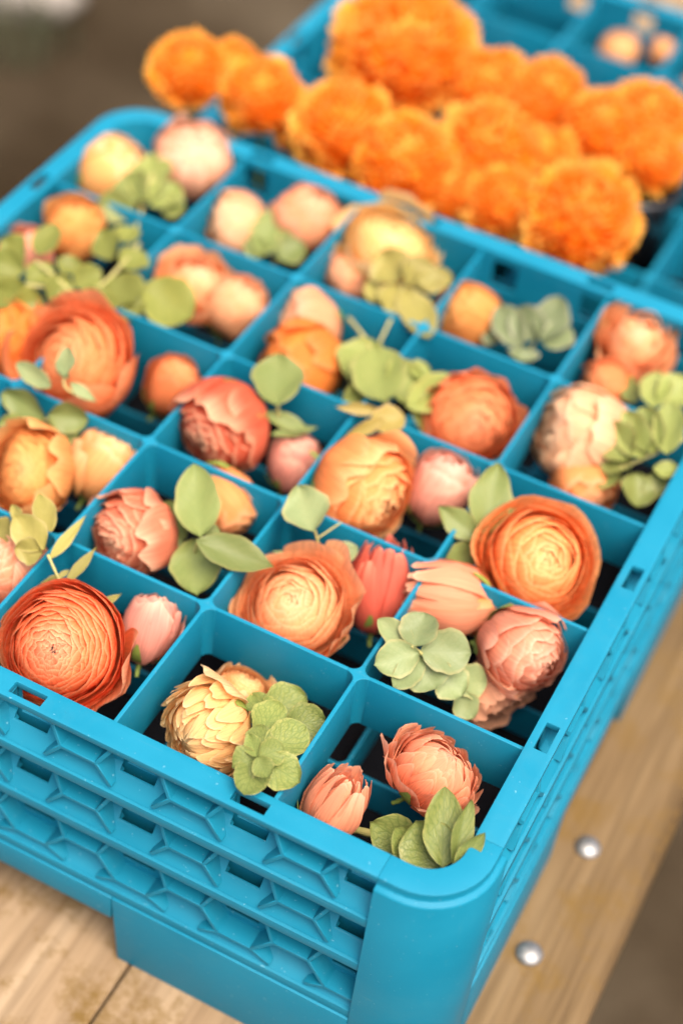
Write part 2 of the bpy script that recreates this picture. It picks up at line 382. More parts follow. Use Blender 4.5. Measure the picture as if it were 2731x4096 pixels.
    cs = [(k+.5)*PITCH for k in range(-3, 3)]
    if not feet: place_ribs(-.0036 if rimmed else -.0008, -.0192, webend+.003, cs)
    else:
        place_ribs(-.0006 if not rimmed else -.0036, -.0182, -.0322, cs, key='u')
        place_ribs(0, -.0322, webend+.002, [k*PITCH for k in range(-3, 4)], span=.0098, key='l', up=False)
    # rounded solid corners
    cb = MB(); b = -H if not feet else -H
    lo = b if feet else -bodyH-.0002
    if rimmed: prof = [(0, z0), (.0145, z0), (.0145, z0-.0042), (.0149, z0-.0054), (.0172, z0-.0058), (.0180, z0-.0070), (.0180, z0+lo), (0, z0+lo)]
    else: prof = [(0, z0-.0006), (.0172, z0-.0006), (.0186, z0-.0012), (.0186, z0+lo), (0, z0+lo)]
    if post is not None:
        if rimmed: prof[-2] = (.0184, z0+post); prof[-1] = (0, z0+post)
        for q in range(4):
            cb = MB(); corner_block(cb, prof, None, q*math.pi/2); add(cb, 'corner_post', .0006, 2)
    if feet:   # solid skirt between the honeycomb and the table, notched between the feet
        for (o, sd_, nd_) in side_frames():
            sk = MB()
            F3 = lambda s, n, z: (o[0]+sd_[0]*s+nd_[0]*n, o[1]+sd_[1]*s+nd_[1]*n, z0+z)
            zb1 = -bodyH-.0205
            us = [-SC, -.062, -.055, .055, .062, SC]
            zf = lambda u: 0
            zt1 = -bodyH-.0004
            sk.slab(lambda u, t, k: F3(u, .0020 if k else .0184, zt1+(zb1-zt1)*t), [-.0538, .0538], [0, 1.])
            for sg in (-1, 1):
                sk.hexa([F3(sg*.0580, .0188, -H), F3(sg*SC, .0188, -H), F3(sg*SC, .0020, -H), F3(sg*.0580, .0020, -H),
                         F3(sg*.0540, .0185, zt1), F3(sg*SC, .0185, zt1), F3(sg*SC, .0020, zt1), F3(sg*.0540, .0020, zt1)])
            add(sk, 'skirt', .0008)
def dividers(parent, ztop, zbot, th=.0011, off=(-.0006, -.0005)):
    P_ = .0895; DX, DY = off; cut = .0062
    # straight panels
    first = [None]
    def panel():
        m = MB(); h = P_/2-cut
        m.slab(lambda u, t, k: (u, (th if k else -th)*(1+.25*t), ztop+(zbot-ztop)*t), [-h-.0001, 0, h+.0001], [0, 1.]); return m
    def panel_end():
        m = MB(); m.slab(lambda u, t, k: (u, (th if k else -th)*(1+.25*t), ztop+(zbot-ztop)*t), [-(P_/2-cut)-.0001, P_/2+.0026], [0, 1.]); return m
    pm = panel().build('divider_panel', BLUE, parent, bevel=.00035, seg=2)
    pe = panel_end().build('divider_panel', BLUE, parent, bevel=.00035, seg=2)
    used = {0: False, 1: False}
    def put(kind, x, y, a):
        src = pe if kind else pm
        if not used[kind]: used[kind] = True; o = src
        else: o = src.copy(); link(o); o.parent = parent
        o.location = (x+DX, y+DY, 0); o.rotation_euler = (0, 0, a)
    for i in range(1, 5):
        c = (i-2.5)*P_
        for j in range(5):
            d = (j-2)*P_
            if j == 0: put(1, d, c, math.pi); put(1, c, d, -math.pi/2)
            elif j == 4: put(1, d, c, 0); put(1, c, d, math.pi/2)
            else: put(0, d, c, 0); put(0, c, d, math.pi/2)
    # crossing posts with concave fillets
    pr = []; rr = cut-th
    for q in range(4):
        a = q*math.pi/2; base = [(cut, th), ]
        pts = [(cut, th)]
        for k in range(1, 6):
            t = k/6*math.pi/2; pts.append((cut-rr*math.sin(t), cut-rr*math.cos(t)))
        pts.append((th, cut))
        for (x, y) in pts:
            pr.append((x*math.cos(a)-y*math.sin(a), x*math.sin(a)+y*math.cos(a)))
    m = MB(); n = len(pr)
    m.v = [Vector((x, y, ztop)) for x, y in pr]+[Vector((x, y, zbot)) for x, y in pr]
    m.f = [tuple(range(n)), tuple(range(2*n-1, n-1, -1))]+[(i, n+i, n+(i+1) % n, (i+1) % n) for i in range(n)]
    po = m.build('crossing_post', BLUE, parent, bevel=.0003, seg=1); f1 = True
    for i in range(1, 5):
        for j in range(1, 5):
            o = po if f1 else po.copy()
            if not f1: link(o); o.parent = parent
            f1 = False; o.location = ((i-2.5)*P_+DX, (j-2.5)*P_+DY, 0)
def floor_grid(parent, z, sub=4):
    P_ = L/5; m = MB()
    us = [-HALF]; w = .0095
    k = 0; lines = [-HALF+i*P_/sub for i in range(1, 5*sub)]
    for c in lines: us += [c-w/2, c+w/2]
    us.append(HALF)
    def hole(u, t):
        on = lambda q: any(abs(q-c) < w/2 for c in lines)
        return not (on(u) or on(t))
    m.slab(lambda u, t, k_: (u, t, z if k_ else z-.003), us, us, hole)
    m.build('floor_grid', BLUE, parent, bevel=.0006, seg=1)
def shade_sheet(parent, z):  # added black sheet, imitates the dark shade at the compartment bottoms
    m = MB(); e = HALF-.0004; m.box((-e, -e, z-.002), (e, e, z)); m.build('shade_sheet', SHADE_BLACK, parent)
near = empty('glass_rack', (-.2232, .2243, 0), label='near blue plastic rack with honeycomb sides, its compartments filled with peach and orange flowers', cat='rack')
tier(near, 0, .0405, True, -.187)
tier(near, -.0408, .0405, False, None)
tier(near, -.0816, .1054, False, None, feet=True)
dividers(near, -.0030, -.0400)
dividers(near, -.0840, -.1080)
shade_sheet(near, -.1085)
floor_grid(near, -.172)
far = empty('glass_rack', (-.2290, .7320, 0), label='far blue rack without extenders, behind the near one, holding the marigolds', cat='rack')
tier(far, -.0816, .1054, True, -.1054, feet=True)
dividers(far, -.0850, -.1450)
shade_sheet(far, -.1455)
floor_grid(far, -.172)
# ---------------------------------------------------------------- petals
def frame(axis):
    z = Vector(axis).normalized(); x = z.orthogonal().normalized(); y = z.cross(x)
    return Matrix((x, y, z)).transposed()
def lerp(a, b, t): return a+(b-a)*t
def mixc(a, b, t): t = max(0, min(1, t)); return tuple(lerp(a[i], b[i], t) for i in range(3))
PAL = {  # outer, middle, heart, edge tint
 'redorange': ('f05e24', 'f59a62', 'f9dab4', 'f9bc92'), 'orangered': ('e8682a', 'ef8840', 'f0c88a', 'ee8d62'),
 'cream': ('f2bd78', 'f5d090', 'f4dca8', 'f7e0b8'), 'apricot': ('eda45a', 'f0b878', 'f3cf9a', 'f5d6ac'),
 'pink': ('dc7f7e', 'e79a92', 'f0c0ac', 'f2c9b6'), 'palepink': ('e89488', 'f0aea0', 'f6cdbb', 'f7d6c6'),
 'salmon': ('e77f62', 'efa286', 'f4c4a2', 'f6cbb0'), 'salmonpale': ('e67a58', 'ee977a', 'f5c6a6', 'f2b69c'),
 'orange': ('ee7a28', 'f5a050', 'f8d898', 'f9c48a'), 'rosepink': ('e07c66', 'eb9a84', 'f1b8a0', 'f2bba8'),
 'dustypink': ('cf8168', 'd99478', 'e4ad90', 'e39c86'), 'peach': ('f19a62', 'f5b07c', 'f6cba0', 'f5bd92'),
 'coral': ('e0564a', 'e87060', 'f0a080', 'f08a78'), 'coralpink': ('d44a36', 'e8826a', 'f6c6a4', 'f9cfae'),
 'apricotorange': ('e8893c', 'ee9c58', 'f3b884', 'f3b08c'), 'yellow': ('eb9440', 'f0b45c', 'f5d894', 'f3b674'),
 'coralred': ('cf3a20', 'e6745a', 'f6c6a0', 'f8c8a2'), 'pinkpeach': ('ec9c70', 'f0ae8a', 'f5c8a8', 'f3b8a0'),
 'deeporange': ('e57a1e', 'ea8428', 'f0a050', 'ea7a30'), 'orangeface': ('e66c32', 'ea8046', 'eda47a', 'ee8a60'),
 'palepeach': ('efb48a', 'f2c49c', 'f5d4b0', 'f5d0ae'), 'peachorange': ('e77c28', 'ee9c5c', 'f5ceb0', 'f3b894'),
 'yelloworange': ('e88e30', 'eea348', 'f3be72', 'f0a456'), 'lemon': ('efc068', 'f3d284', 'f6dfa6', 'f7e4b8'),
 'creamorange': ('eba84c', 'f2c890', 'f6dcb4', 'f6dcba'), 'blush': ('f0b090', 'f3c4a8', 'f6d6c0', 'f6d4c0'),
 'peachsoft': ('eea676', 'f0b084', 'f4c49c', 'f4be9a')}
PET = 1.0
KIND = {  # n petals, r0, tip angle inner, outer, power, half width inner, outer, flare, ruffle
 'open':  (112, .36, -4, 90, .80, 34, 68, .04, .016),
 'feather': (76, .56, -6, 84, .85, 26, 19, .10, .010),
 'rose':  (40, .32, -12, 94, .80, 90, 68, .09, .024),
 'closed': (36, .58, -8, 82, .80, 64, 50, .05, .024),
 'bud':   (20, .74, -16, 56, .9, 60, 50, .06, .026),
 'tulip': (28, .52, 4, 52, .9, 32, 27, .10, .016),
 'loose': (14, .50, 10, 96, .9, 60, 56, .16, .060)}
GUARD = {'open': 7, 'feather': 6, 'rose': 5, 'closed': 5, 'bud': 2, 'tulip': 2, 'loose': 5}
def petal_geo(rng, kind, pal, el, s, i, nu=9, nv=8, cols=None, guard=False, gphi=None):
    n, r0, t0, t1, pw, w0, w1, flare, ruf = KIND[kind]
    phi = i*2.39996+rng.uniform(-.25, .25)
    rs = lerp(r0, 1, s**.9)*(1+rng.uniform(-.015, .015))
    tt = R(lerp(t0, t1, s**pw)+rng.uniform(-1, 1)*(4 if kind in ('loose', 'tulip', 'bud') else 1.6)); w = R(lerp(w0, w1, s))*rng.uniform(.85, 1.15)
    tb = R(158)
    if guard: rs = rng.uniform(1.0, 1.09); tt = R(rng.uniform(50, 76 if kind == 'open' else 88) if kind not in ('bud', 'tulip') else rng.uniform(40, 70)); w = R(rng.uniform(30, 46)); flare = rng.uniform(.03, .16); ruf = .03; phi = i*2.39996+rng.uniform(-.5, .5) if gphi is None else gphi
    if guard and gphi is not None: tt = R(rng.uniform(70, 84) + (14 if kind == 'feather' else 0)); flare = rng.uniform(.12, .22)
    ph = rng.uniform(0, 9); k1 = rng.uniform(2, 4); rag = rng.random(); bright = rng.uniform(.92, 1.07); hue = rng.uniform(-.12, .12)
    ruf_ = ruf*rng.uniform(.6, 1.5); twist = rng.choice((1, 1, 1, -1))*.032
    point = kind == 'tulip'; feath = kind == 'feather' and not guard; notch = rng.random() < .35
    o, m, h, e = cols
    base = mixc(h, m, s/.5) if s < .5 else mixc(m, o, (s-.5)/.5)
    if s > .6: base = mixc(base, mixc(m, e, .4), .40*(s-.4)/.6)
    vs, fs, uv, cc = [], [], [], []
    for b in range(nv):
        v = 1-(1-b/(nv-1))**1.9
        for a in range(nu):
            u = a/(nu-1)*2-1
            if point: uu = u*(1-.62*v**1.6); te = tt+R(6)*u*u
            else: uu = u*(.55+.45*math.sin(math.pi*min(1, .12+v*.62))); te = tt+R(15)*abs(u)**3
            if feath: te += R(34)*abs(u)**1.6
            if notch and not point: te += R(7)*math.exp(-(u*6-ph % 1)**2)
            te += R(3.2 if kind in ('loose', 'bud') or guard else 1.5)*math.sin(u*k1*2+ph)*(1 if not point else .3)
            th_ = tb+(te-tb)*v**.85
            az = phi+uu*w
            r = rs*(1+flare*s*v**3+twist*u*(.4+.6*v)+ruf_*v*v*math.sin(k1*u*1.7+ph)+ruf_*(.2 if kind == 'rose' else .5)*v*math.sin(7*u+ph*2))
            r *= 1-.05*(1-s)*v**2
            el_ = el
            x, y, z = r*math.sin(th_)*math.cos(az), r*math.sin(th_)*math.sin(az), r*math.cos(th_)*el_
            if point: z += .30*v**3*el_; x *= 1-.15*v*v; y *= 1-.15*v*v
            vs.append(Vector((x, y, z))); uv.append((u*.5+.5+ph, v+ph*3))
            dl = (1-v)*math.degrees(tb-tt); wd_ = max((t1-t0)/n*3.2, 3.5) if not guard else 30
            tipf = max(0, 1-dl/wd_)*(1-.35*abs(u)*rag)
            q = mixc(mixc(o, base, .30), base, tipf)
            q = mixc(q, e, .70*tipf**1.5+hue*.3)
            q = mixc(q, o, max(0, .5-v))
            cc.append(tuple(x_*bright*PET for x_ in q))
    for b in range(nv-1):
        for a in range(nu-1): p = b*nu+a; fs.append((p, p+1, p+nu+1, p+nu))
    return vs, fs, uv, cc
CAMR, CAMU = [Vector(camo.rotation_euler.to_matrix().col[k]) for k in (0, 1)]
def ranunculus(loc, axis, rad, kind, pal, el, seed, label):
    rng = random.Random(seed*77+3)
    cols = [srgb(c) for c in PAL[pal]]; lt = srgb('fccf98')
    f_ = .10 if pal in ('redorange', 'coral', 'coralred', 'deeporange') else .24
    cols = [mixc(cols[0], lt, f_), mixc(cols[1], lt, f_*.8), mixc(cols[2], (1, .84, .64), .08), mixc(cols[3], lt, .3)]
    root = empty('ranunculus', loc, label=label, cat='flower', group='ranunculus flowers in the compartments')
    M3 = frame(axis) @ Matrix.Rotation(rng.uniform(0, 6.28), 3, 'Z')
    sx_, sy_, nz = rng.uniform(.90, 1.03), rng.uniform(.97, 1.06), seed*3.7
    def sq(v):
        d = .09*noise.noise(Vector((v.x*1.4+nz, v.y*1.4, v.z*1.4)))
        return Vector((v.x*sx_*(1+d), v.y*sy_*(1+d), v.z*(1+d)))
    n = KIND[kind][0]; core_v, core_f, core_u, core_c = [], [], [], []
    gdirs = {1: (300, 335), 3: (60,), 6: (185, 215, 250, 285), 7: (195, 240), 11: (300, 340, 40, 75)}.get(seed)
    for gi in range(len(gdirs) if gdirs else GUARD[kind]):
        vs, fs, uv, cc = petal_geo(rng, kind, pal, el, .97, gi, 13, 11, cols, guard=True, gphi=None if not gdirs else math.atan2(*reversed(tuple((M3.transposed() @ (CAMR*math.cos(R(gdirs[gi]))+CAMU*math.sin(R(gdirs[gi]))))[:2]))))
        mesh_obj('petal', [M3 @ (sq(v)*rad) for v in vs], fs, PETAL, root, smooth=True, uvs=uv, cols=cc)
    for i in range(n):
        s = (i+.5)/n
        big = s > .35 or rad > .028
        vs, fs, uv, cc = petal_geo(rng, kind, pal, el, s, i, 11 if rad > .022 else 8, 9 if rad > .022 else 7, cols)
        # the outermost petals relax away from the ball
        if s > .86 and kind in ('open', 'rose', 'loose'):
            vs = [Vector((v.x*(1+.10*max(0, v.z+.3)), v.y*(1+.10*max(0, v.z+.3)), v.z-.06)) for v in vs]
        vs = [M3 @ (sq(v)*rad) for v in vs]
        if s < .16:
            k = len(core_v); core_v += vs; core_f += [tuple(k+q for q in f) for f in fs]; core_u += uv; core_c += cc
        else: mesh_obj('petal', vs, fs, PETAL, root, smooth=True, uvs=uv, cols=cc)
    o = mesh_obj('petal_heart', core_v, core_f, PETAL, root, smooth=True, uvs=core_u, cols=core_c)
    bm_ = MB(); rb = KIND[kind][1]*.93; nn = 10
    bv_, bf_ = [], []
    for j in range(7):
        th_ = math.pi*j/6
        for k in range(nn): a = 2*math.pi*k/nn; bv_.append(M3@(Vector((math.sin(th_)*math.cos(a), math.sin(th_)*math.sin(a), math.cos(th_)*el))*rb*rad))
    for j in range(6):
        for k in range(nn): bf_.append((j*nn+k, (j+1)*nn+k, (j+1)*nn+(k+1) % nn, j*nn+(k+1) % nn))
    mesh_obj('bud_core', bv_, bf_, PETAL, root, smooth=True, cols=[tuple(c*.95 for c in mixc(cols[1], cols[2], .6))]*len(bv_), uvs=[(v.x*9, v.y*9) for v in bv_])
    # stamens in the eye of the open ones
    if kind == 'open' and seed == 1:
        m = MB()
        for k in range(9):
            a = k*.7; d = Vector((math.cos(a)*.035, math.sin(a)*.035, .02)); c = Vector((math.cos(a)*.012, math.sin(a)*.012, .30*el+.02))
            p = [c+Vector((-.012, -.012, 0)), c+Vector((.012, -.012, 0)), c+Vector((.012, .012, 0)), c+Vector((-.012, .012, 0))]
            m.hexa([M3@(q*rad) for q in p]+[M3@((q+d)*rad) for q in p])
        m.build('stamen', STAMEN, root)
    # calyx and cut stem behind the bloom
    cv, cf = [], []
    for k in range(5):
        a0 = k*2*math.pi/5+rng.random()*.3; nb = len(cv)
        for b in range(5):
            v = b/4; th_ = R(172-62*v); wd = .34*math.sin(math.pi*(.12+.8*v)); rr = 1.03+.02*v
            for a in (-1, 0, 1):
                az = a0+a*wd/ max(.35, math.sin(th_))*.5
                cv.append(M3@(Vector((rr*math.sin(th_)*math.cos(az), rr*math.sin(th_)*math.sin(az), rr*math.cos(th_)*el))*rad))
        for b in range(4):
            for a in range(2): p = nb+b*3+a; cf.append((p, p+1, p+4, p+3))
    mesh_obj('sepal', cv, cf, GSTEM, root, smooth=True)
    tube('stem', [M3@Vector((0, 0, -rad*el*.93)), M3@Vector((.05*rad, 0, -rad*(el+.25))), M3@Vector((.12*rad, .05*rad, -rad*(el+.5)))], .0016, GSTEM, root)
    return root
def tube(name, pts, r, mat, parent=None, n=7, taper=.7):
    pts = [Vector(p) for p in pts]; fine = []
    for i in range(len(pts)-1):
        p0 = pts[max(0, i-1)]; p1 = pts[i]; p2 = pts[i+1]; p3 = pts[min(len(pts)-1, i+2)]
        for k in range(5):
            t = k/5; fine.append(.5*((2*p1)+(p2-p0)*t+(2*p0-5*p1+4*p2-p3)*t*t+(-p0+3*p1-3*p2+p3)*t**3))
    fine.append(pts[-1]); vs, fs = [], []
    ref = Vector((.3, .2, .93))
    for i, p in enumerate(fine):
        d = (fine[min(i+1, len(fine)-1)]-fine[max(i-1, 0)]).normalized(); x = d.cross(ref).normalized(); y = d.cross(x)
        rr = r*lerp(1, taper, i/(len(fine)-1))*(1+.15*math.sin(i*2.1))
        for k in range(n): a = 2*math.pi*k/n; vs.append(p+(x*math.cos(a)+y*math.sin(a))*rr)
    for i in range(len(fine)-1):
        for k in range(n): fs.append((i*n+k, i*n+(k+1) % n, (i+1)*n+(k+1) % n, (i+1)*n+k))
    fs.append(tuple(range(n-1, -1, -1))); e = (len(fine)-1)*n; fs.append(tuple(e+k for k in range(n)))
    return mesh_obj(name, vs, fs, mat, parent, smooth=True)
# ---------------------------------------------------------------- leaves
def leaf(parent, B, T, hw, shape, roll, curl, mat, rng, up=Vector((0.26512, -0.62859, 0.73115))):
    B, T = Vector(B), Vector(T); d = T-B; Ln = d.length; d.normalize()
    nrm = (up-d*(up.dot(d))).normalized(); sdv = nrm.cross(d)
    nrm2 = nrm*math.cos(roll)+sdv*math.sin(roll); sd2 = nrm2.cross(d)
    nu, nv = 11, 17; vs, fs, uv, cc = [], [], [], []; ph = rng.uniform(0, 6); vb = rng.uniform(.8, 1.18)
    for j in range(nv):
        v = j/(nv-1)
        # round to lanceolate outline
        a = .5-.10*shape
        vv = v**(math.log(.5)/math.log(a+.02))
        w = math.sin(math.pi*vv)**lerp(.52, 1.15, shape)
        w = w if 0 < j < nv-1 else .03
        w *= 1+.05*math.sin(v*9+ph)+.025*math.sin(v*23+ph*2)
        for i in range(nu):
            u = i/(nu-1)*2-1
            x = u*hw*w
            z = curl*hw*(u*u*w*.55)-curl*Ln*.22*math.sin(math.pi*v)*0+curl*Ln*(.20*(v-.5)**2)*2-.035*hw*math.cos(u*3.1)
            z += .09*hw*math.sin(u*3+v*8+ph)*abs(u)+.10*hw*abs(u)
            vs.append(B+d*(v*Ln)+sd2*x+nrm2*z); uv.append((u, v))
            ed = max(0, abs(u)-.86)/.14; cc.append((min(1, ed*.9+.08*rng.random()), vb, 0))
    for j in range(nv-1):
        for i in range(nu-1): p = j*nu+i; fs.append((p, p+1, p+nu+1, p+nu))
    return mesh_obj('leaf', vs, fs, mat, parent, smooth=True, uvs=uv, cols=cc)
FLOWERS=[
('f',(-0.2315,0.0315,-0.0120),(0.073,-0.743,0.665),0.0329,'open','redorange',0.86,1,'large deep orange ranunculus with tight pale whorled centre, beside the front rim at left'),
('f',(-0.2042,0.0751,-0.0220),(-0.073,0.593,0.802),0.0161,'bud','pink',1.25,2,'pink ranunculus bud on its side right beside the large deep orange bloom'),
('f',(-0.1456,0.0306,-0.0240),(-0.374,-0.908,0.188),0.0261,'feather','cream',0.9,3,'pale yellow ranunculus with feathered edges in the middle front compartment'),
('f',(-0.1460,0.0736,-0.0340),(0.207,0.434,0.877),0.0165,'open','apricot',0.9,4,'small yellow apricot bloom behind the pale yellow feathered one'),
('f',(-0.0702,0.0296,-0.0300),(0.166,0.460,0.872),0.0174,'tulip','salmon',1.1,5,'salmon bud with pointed petals in the corner compartment next to the front rim'),
('f',(-0.0333,0.0699,-0.0220),(0.413,0.418,0.809),0.0259,'feather','salmonpale',0.8,6,'coral pink ranunculus seen from the side in the near corner compartment'),
('f',(-0.0397,0.2140,-0.0060),(0.402,-0.458,0.793),0.0363,'rose','orange',0.8,7,'largest orange ranunculus with a glowing yellow heart beside the right rim'),
('f',(-0.0243,0.1617,-0.0200),(0.873,-0.420,0.250),0.0266,'closed','rosepink',1.0,8,'salmon pink egg shaped bloom leaning on the right inner wall'),
('f',(-0.0293,0.1507,-0.0450),(0.812,-0.534,-0.238),0.0230,'loose','dustypink',0.9,9,'dusty pink folded bloom underneath the salmon pink egg shaped one'),
('f',(-0.0746,0.1719,-0.0160),(-0.874,-0.466,0.136),0.0196,'tulip','salmon',1.25,10,'half closed peach bud lying across the divider left of the largest orange bloom'),
('f',(-0.0599,0.1749,-0.0220),(0.716,-0.690,0.103),0.0116,'bud','apricotorange',1.1,43,'tiny orange bud tucked right of the half closed peach bud'),
('f',(-0.1448,0.1235,-0.0180),(0.040,-0.436,0.899),0.0317,'rose','peach',0.85,11,'peach ranunculus with spiral heart facing up, two compartments in from the front'),
('f',(-0.1136,0.1675,-0.0260),(-0.122,0.386,0.914),0.0183,'tulip','coral',1.45,12,'upright coral pink half open bloom right of the peach spiral one'),
('f',(-0.2465,0.1239,-0.0200),(-0.282,-0.915,0.287),0.0235,'closed','coralpink',1.1,13,'coral pink striped ranunculus partly closed, left of a large pointed green leaf'),
('f',(-0.2171,0.1794,-0.0240),(0.907,-0.351,-0.231),0.0190,'bud','apricotorange',1.3,14,'apricot orange bud behind the large pointed green leaf'),
('f',(-0.2933,0.0690,-0.0200),(-0.240,-0.190,0.952),0.0229,'closed','salmon',1.0,15,'salmon bloom cut by the left edge of the photo'),
('f',(-0.3223,0.1353,-0.0200),(-0.110,-0.725,0.680),0.0257,'open','yellow',0.9,16,'yellow and orange ranunculus at the left edge, below folded green leaves'),
('f',(-0.2920,0.1679,-0.0260),(0.276,0.378,0.884),0.0197,'bud','apricot',1.2,17,'smooth apricot bud right of the yellow and orange bloom'),
('f',(-0.2449,0.2198,-0.0140),(-0.263,-0.964,-0.049),0.0286,'closed','coralred',1.0,18,'striped coral red ranunculus with one scarlet petal near the centre'),
('f',(-0.2051,0.2390,-0.0350),(0.102,0.293,0.951),0.0159,'bud','pink',1.3,19,'small dull pink bud right of the striped coral red bloom'),
('f',(-0.1477,0.2153,-0.0120),(0.936,-0.337,0.104),0.0320,'closed','orange',0.9,20,'orange ranunculus with radiating pale streaks, beside a smooth pink bud'),
('f',(-0.1148,0.2484,-0.0180),(0.222,0.205,0.953),0.0203,'bud','palepink',1.25,21,'smooth pale pink bud beside the streaked orange bloom'),
('f',(-0.3456,0.2176,-0.0080),(-0.172,-0.627,0.760),0.0386,'rose','orangered',0.85,22,'big ruffled orange bloom under a pale green twig, upper left'),
('f',(-0.4008,0.2245,-0.0200),(-0.386,-0.666,0.639),0.0260,'closed','deeporange',1.0,23,'orange bloom half hidden behind the big ruffled one at the left edge'),
('f',(-0.2956,0.2509,-0.0280),(0.283,0.322,0.903),0.0158,'bud','orangered',1.4,24,'narrow orange bud right of the big ruffled orange bloom'),
('f',(-0.2526,0.3456,-0.0300),(-0.648,-0.667,0.368),0.0248,'bud','pinkpeach',0.95,25,'pink topped bud resting above a plain orange one'),
('f',(-0.2330,0.3022,-0.0200),(-0.342,-0.924,0.170),0.0268,'bud','deeporange',1.0,26,'plain bright orange bud behind the heart shaped leaf'),
('f',(-0.1222,0.3093,-0.0160),(0.544,-0.685,0.485),0.0294,'closed','orangeface',0.85,27,'round orange bloom with a crumpled pinkish eye, centre right'),
('f',(-0.0606,0.3385,-0.0220),(-0.723,-0.530,0.443),0.0313,'bud','palepeach',0.95,28,'pale peach rounded bloom next to a stack of green leaves at right'),
('f',(-0.0469,0.3140,-0.0350),(0.691,-0.722,0.045),0.0210,'bud','peachorange',1.0,29,'orange and blush bloom tucked below the pale peach one'),
('f',(-0.0616,0.4327,-0.0140),(0.208,-0.183,0.961),0.0253,'loose','peach',1.0,30,'crumpled peach bloom in the far right compartment'),
('f',(-0.0648,0.3952,-0.0300),(-0.723,-0.673,0.158),0.0204,'bud','orangered',0.8,31,'orange red petal cup low under the crumpled peach bloom'),
('f',(-0.1650,0.4043,-0.0200),(-0.586,-0.539,0.605),0.0214,'bud','yelloworange',1.1,32,'golden orange bud beside grey green leaves in the back row'),
('f',(-0.2375,0.4307,-0.0100),(0.214,-0.173,0.962),0.0318,'rose','lemon',0.9,33,'pale lemon ranunculus standing highest in the back row'),
('f',(-0.2530,0.4066,-0.0300),(-0.470,-0.883,-0.000),0.0159,'bud','pinkpeach',1.0,34,'little pinkish bud below left of the pale lemon bloom'),
('f',(-0.3373,0.4056,-0.0220),(-0.622,-0.611,0.490),0.0205,'bud','palepeach',1.1,35,'pale peach bud left of a green leaf in the back row'),
('f',(-0.2994,0.4302,-0.0160),(0.331,0.036,0.943),0.0236,'bud','pinkpeach',1.15,36,'pinkish peach bud right of a green leaf in the back row'),
('f',(-0.4323,0.4025,-0.0160),(0.804,0.238,0.545),0.0246,'bud','creamorange',1.1,37,'cream bloom with an orange side in the far left corner compartment'),
('f',(-0.3916,0.4399,-0.0100),(0.275,-0.072,0.959),0.0267,'bud','blush',1.05,38,'blush pink bloom against the back rim at left'),
('f',(-0.3251,0.3322,-0.0160),(0.268,-0.099,0.958),0.0248,'loose','peach',0.95,39,'wrinkled peach bloom touching its smoother twin'),
('f',(-0.2969,0.3309,-0.0220),(0.328,0.099,0.940),0.0200,'bud','peachsoft',1.15,40,'soft peach bud right of the wrinkled peach bloom'),
('f',(-0.4187,0.3332,-0.0140),(0.142,0.024,0.990),0.0217,'bud','yelloworange',1.05,41,'small golden orange bloom near the left rim above a tangle of twigs'),
('f',(-0.4329,0.2977,-0.0200),(-0.243,-0.293,0.925),0.0196,'bud','rosepink',1.0,42,'rose pink bloom mostly hidden by the twig tangle at the left rim'),
]
MARIGOLDS=[
((-0.4426,0.5202,0.0000),(0.029,-0.350,0.936),0.0276,1,'leftmost orange marigold hanging over the corner gap behind the crate'),
((-0.3871,0.5275,-0.0050),(0.046,-0.219,0.975),0.0287,2,'second orange marigold from the left with a cleft top'),
((-0.3241,0.6313,-0.0000),(0.046,-0.338,0.940),0.0513,3,'largest orange marigold, topmost in the heap'),
((-0.3220,0.5282,-0.0080),(-0.046,-0.348,0.937),0.0346,4,'yellow orange marigold below left of the largest one'),
((-0.2553,0.6368,-0.0100),(0.083,-0.217,0.973),0.0339,5,'orange marigold right of the largest one'),
((-0.2144,0.6477,-0.0080),(0.062,-0.224,0.973),0.0321,6,'yellowish marigold at the back of the heap, fourth along the top'),
((-0.2669,0.5185,-0.0120),(0.017,-0.287,0.958),0.0359,7,'deep orange marigold against the back rim of the near crate'),
((-0.2233,0.5675,-0.0100),(-0.012,-0.309,0.951),0.0365,8,'marigold with the brightest yellow top, middle of the heap'),
((-0.1425,0.6706,-0.0120),(0.021,-0.233,0.972),0.0315,9,'upper right marigold of the heap'),
((-0.1695,0.6416,-0.0120),(0.036,-0.221,0.975),0.0293,10,'marigold between the upper right one and the back of the heap'),
((-0.1400,0.5315,-0.0120),(0.041,-0.258,0.965),0.0394,11,'large round marigold lowest in the heap at its right end'),
((-0.1960,0.5277,-0.0200),(0.075,-0.249,0.966),0.0267,12,'small shaded marigold left of the large lowest one'),
((-0.3566,0.5326,-0.0200),(0.168,-0.239,0.956),0.0220,13,'small marigold low between the second and the yellow orange one'),
((-0.1222,0.6384,-0.0200),(0.028,-0.298,0.954),0.0234,14,'small marigold just below the upper right one'),
((-0.4242,0.5518,-0.0040),(0.064,-0.228,0.971),0.0191,15,'small marigold wedged between the two leftmost ones'),
((-0.3247,0.5832,-0.0250),(0.004,-0.231,0.973),0.0199,16,'marigold half hidden under the largest one, above the deep orange one'),
((-0.2366,0.5219,-0.0220),(-0.042,-0.207,0.978),0.0244,17,'marigold at the back rim between the deep orange one and the small shaded one'),
((-0.1931,0.5929,-0.0200),(-0.068,-0.236,0.969),0.0263,18,'marigold in the middle of the heap, behind the large lowest one'),
]
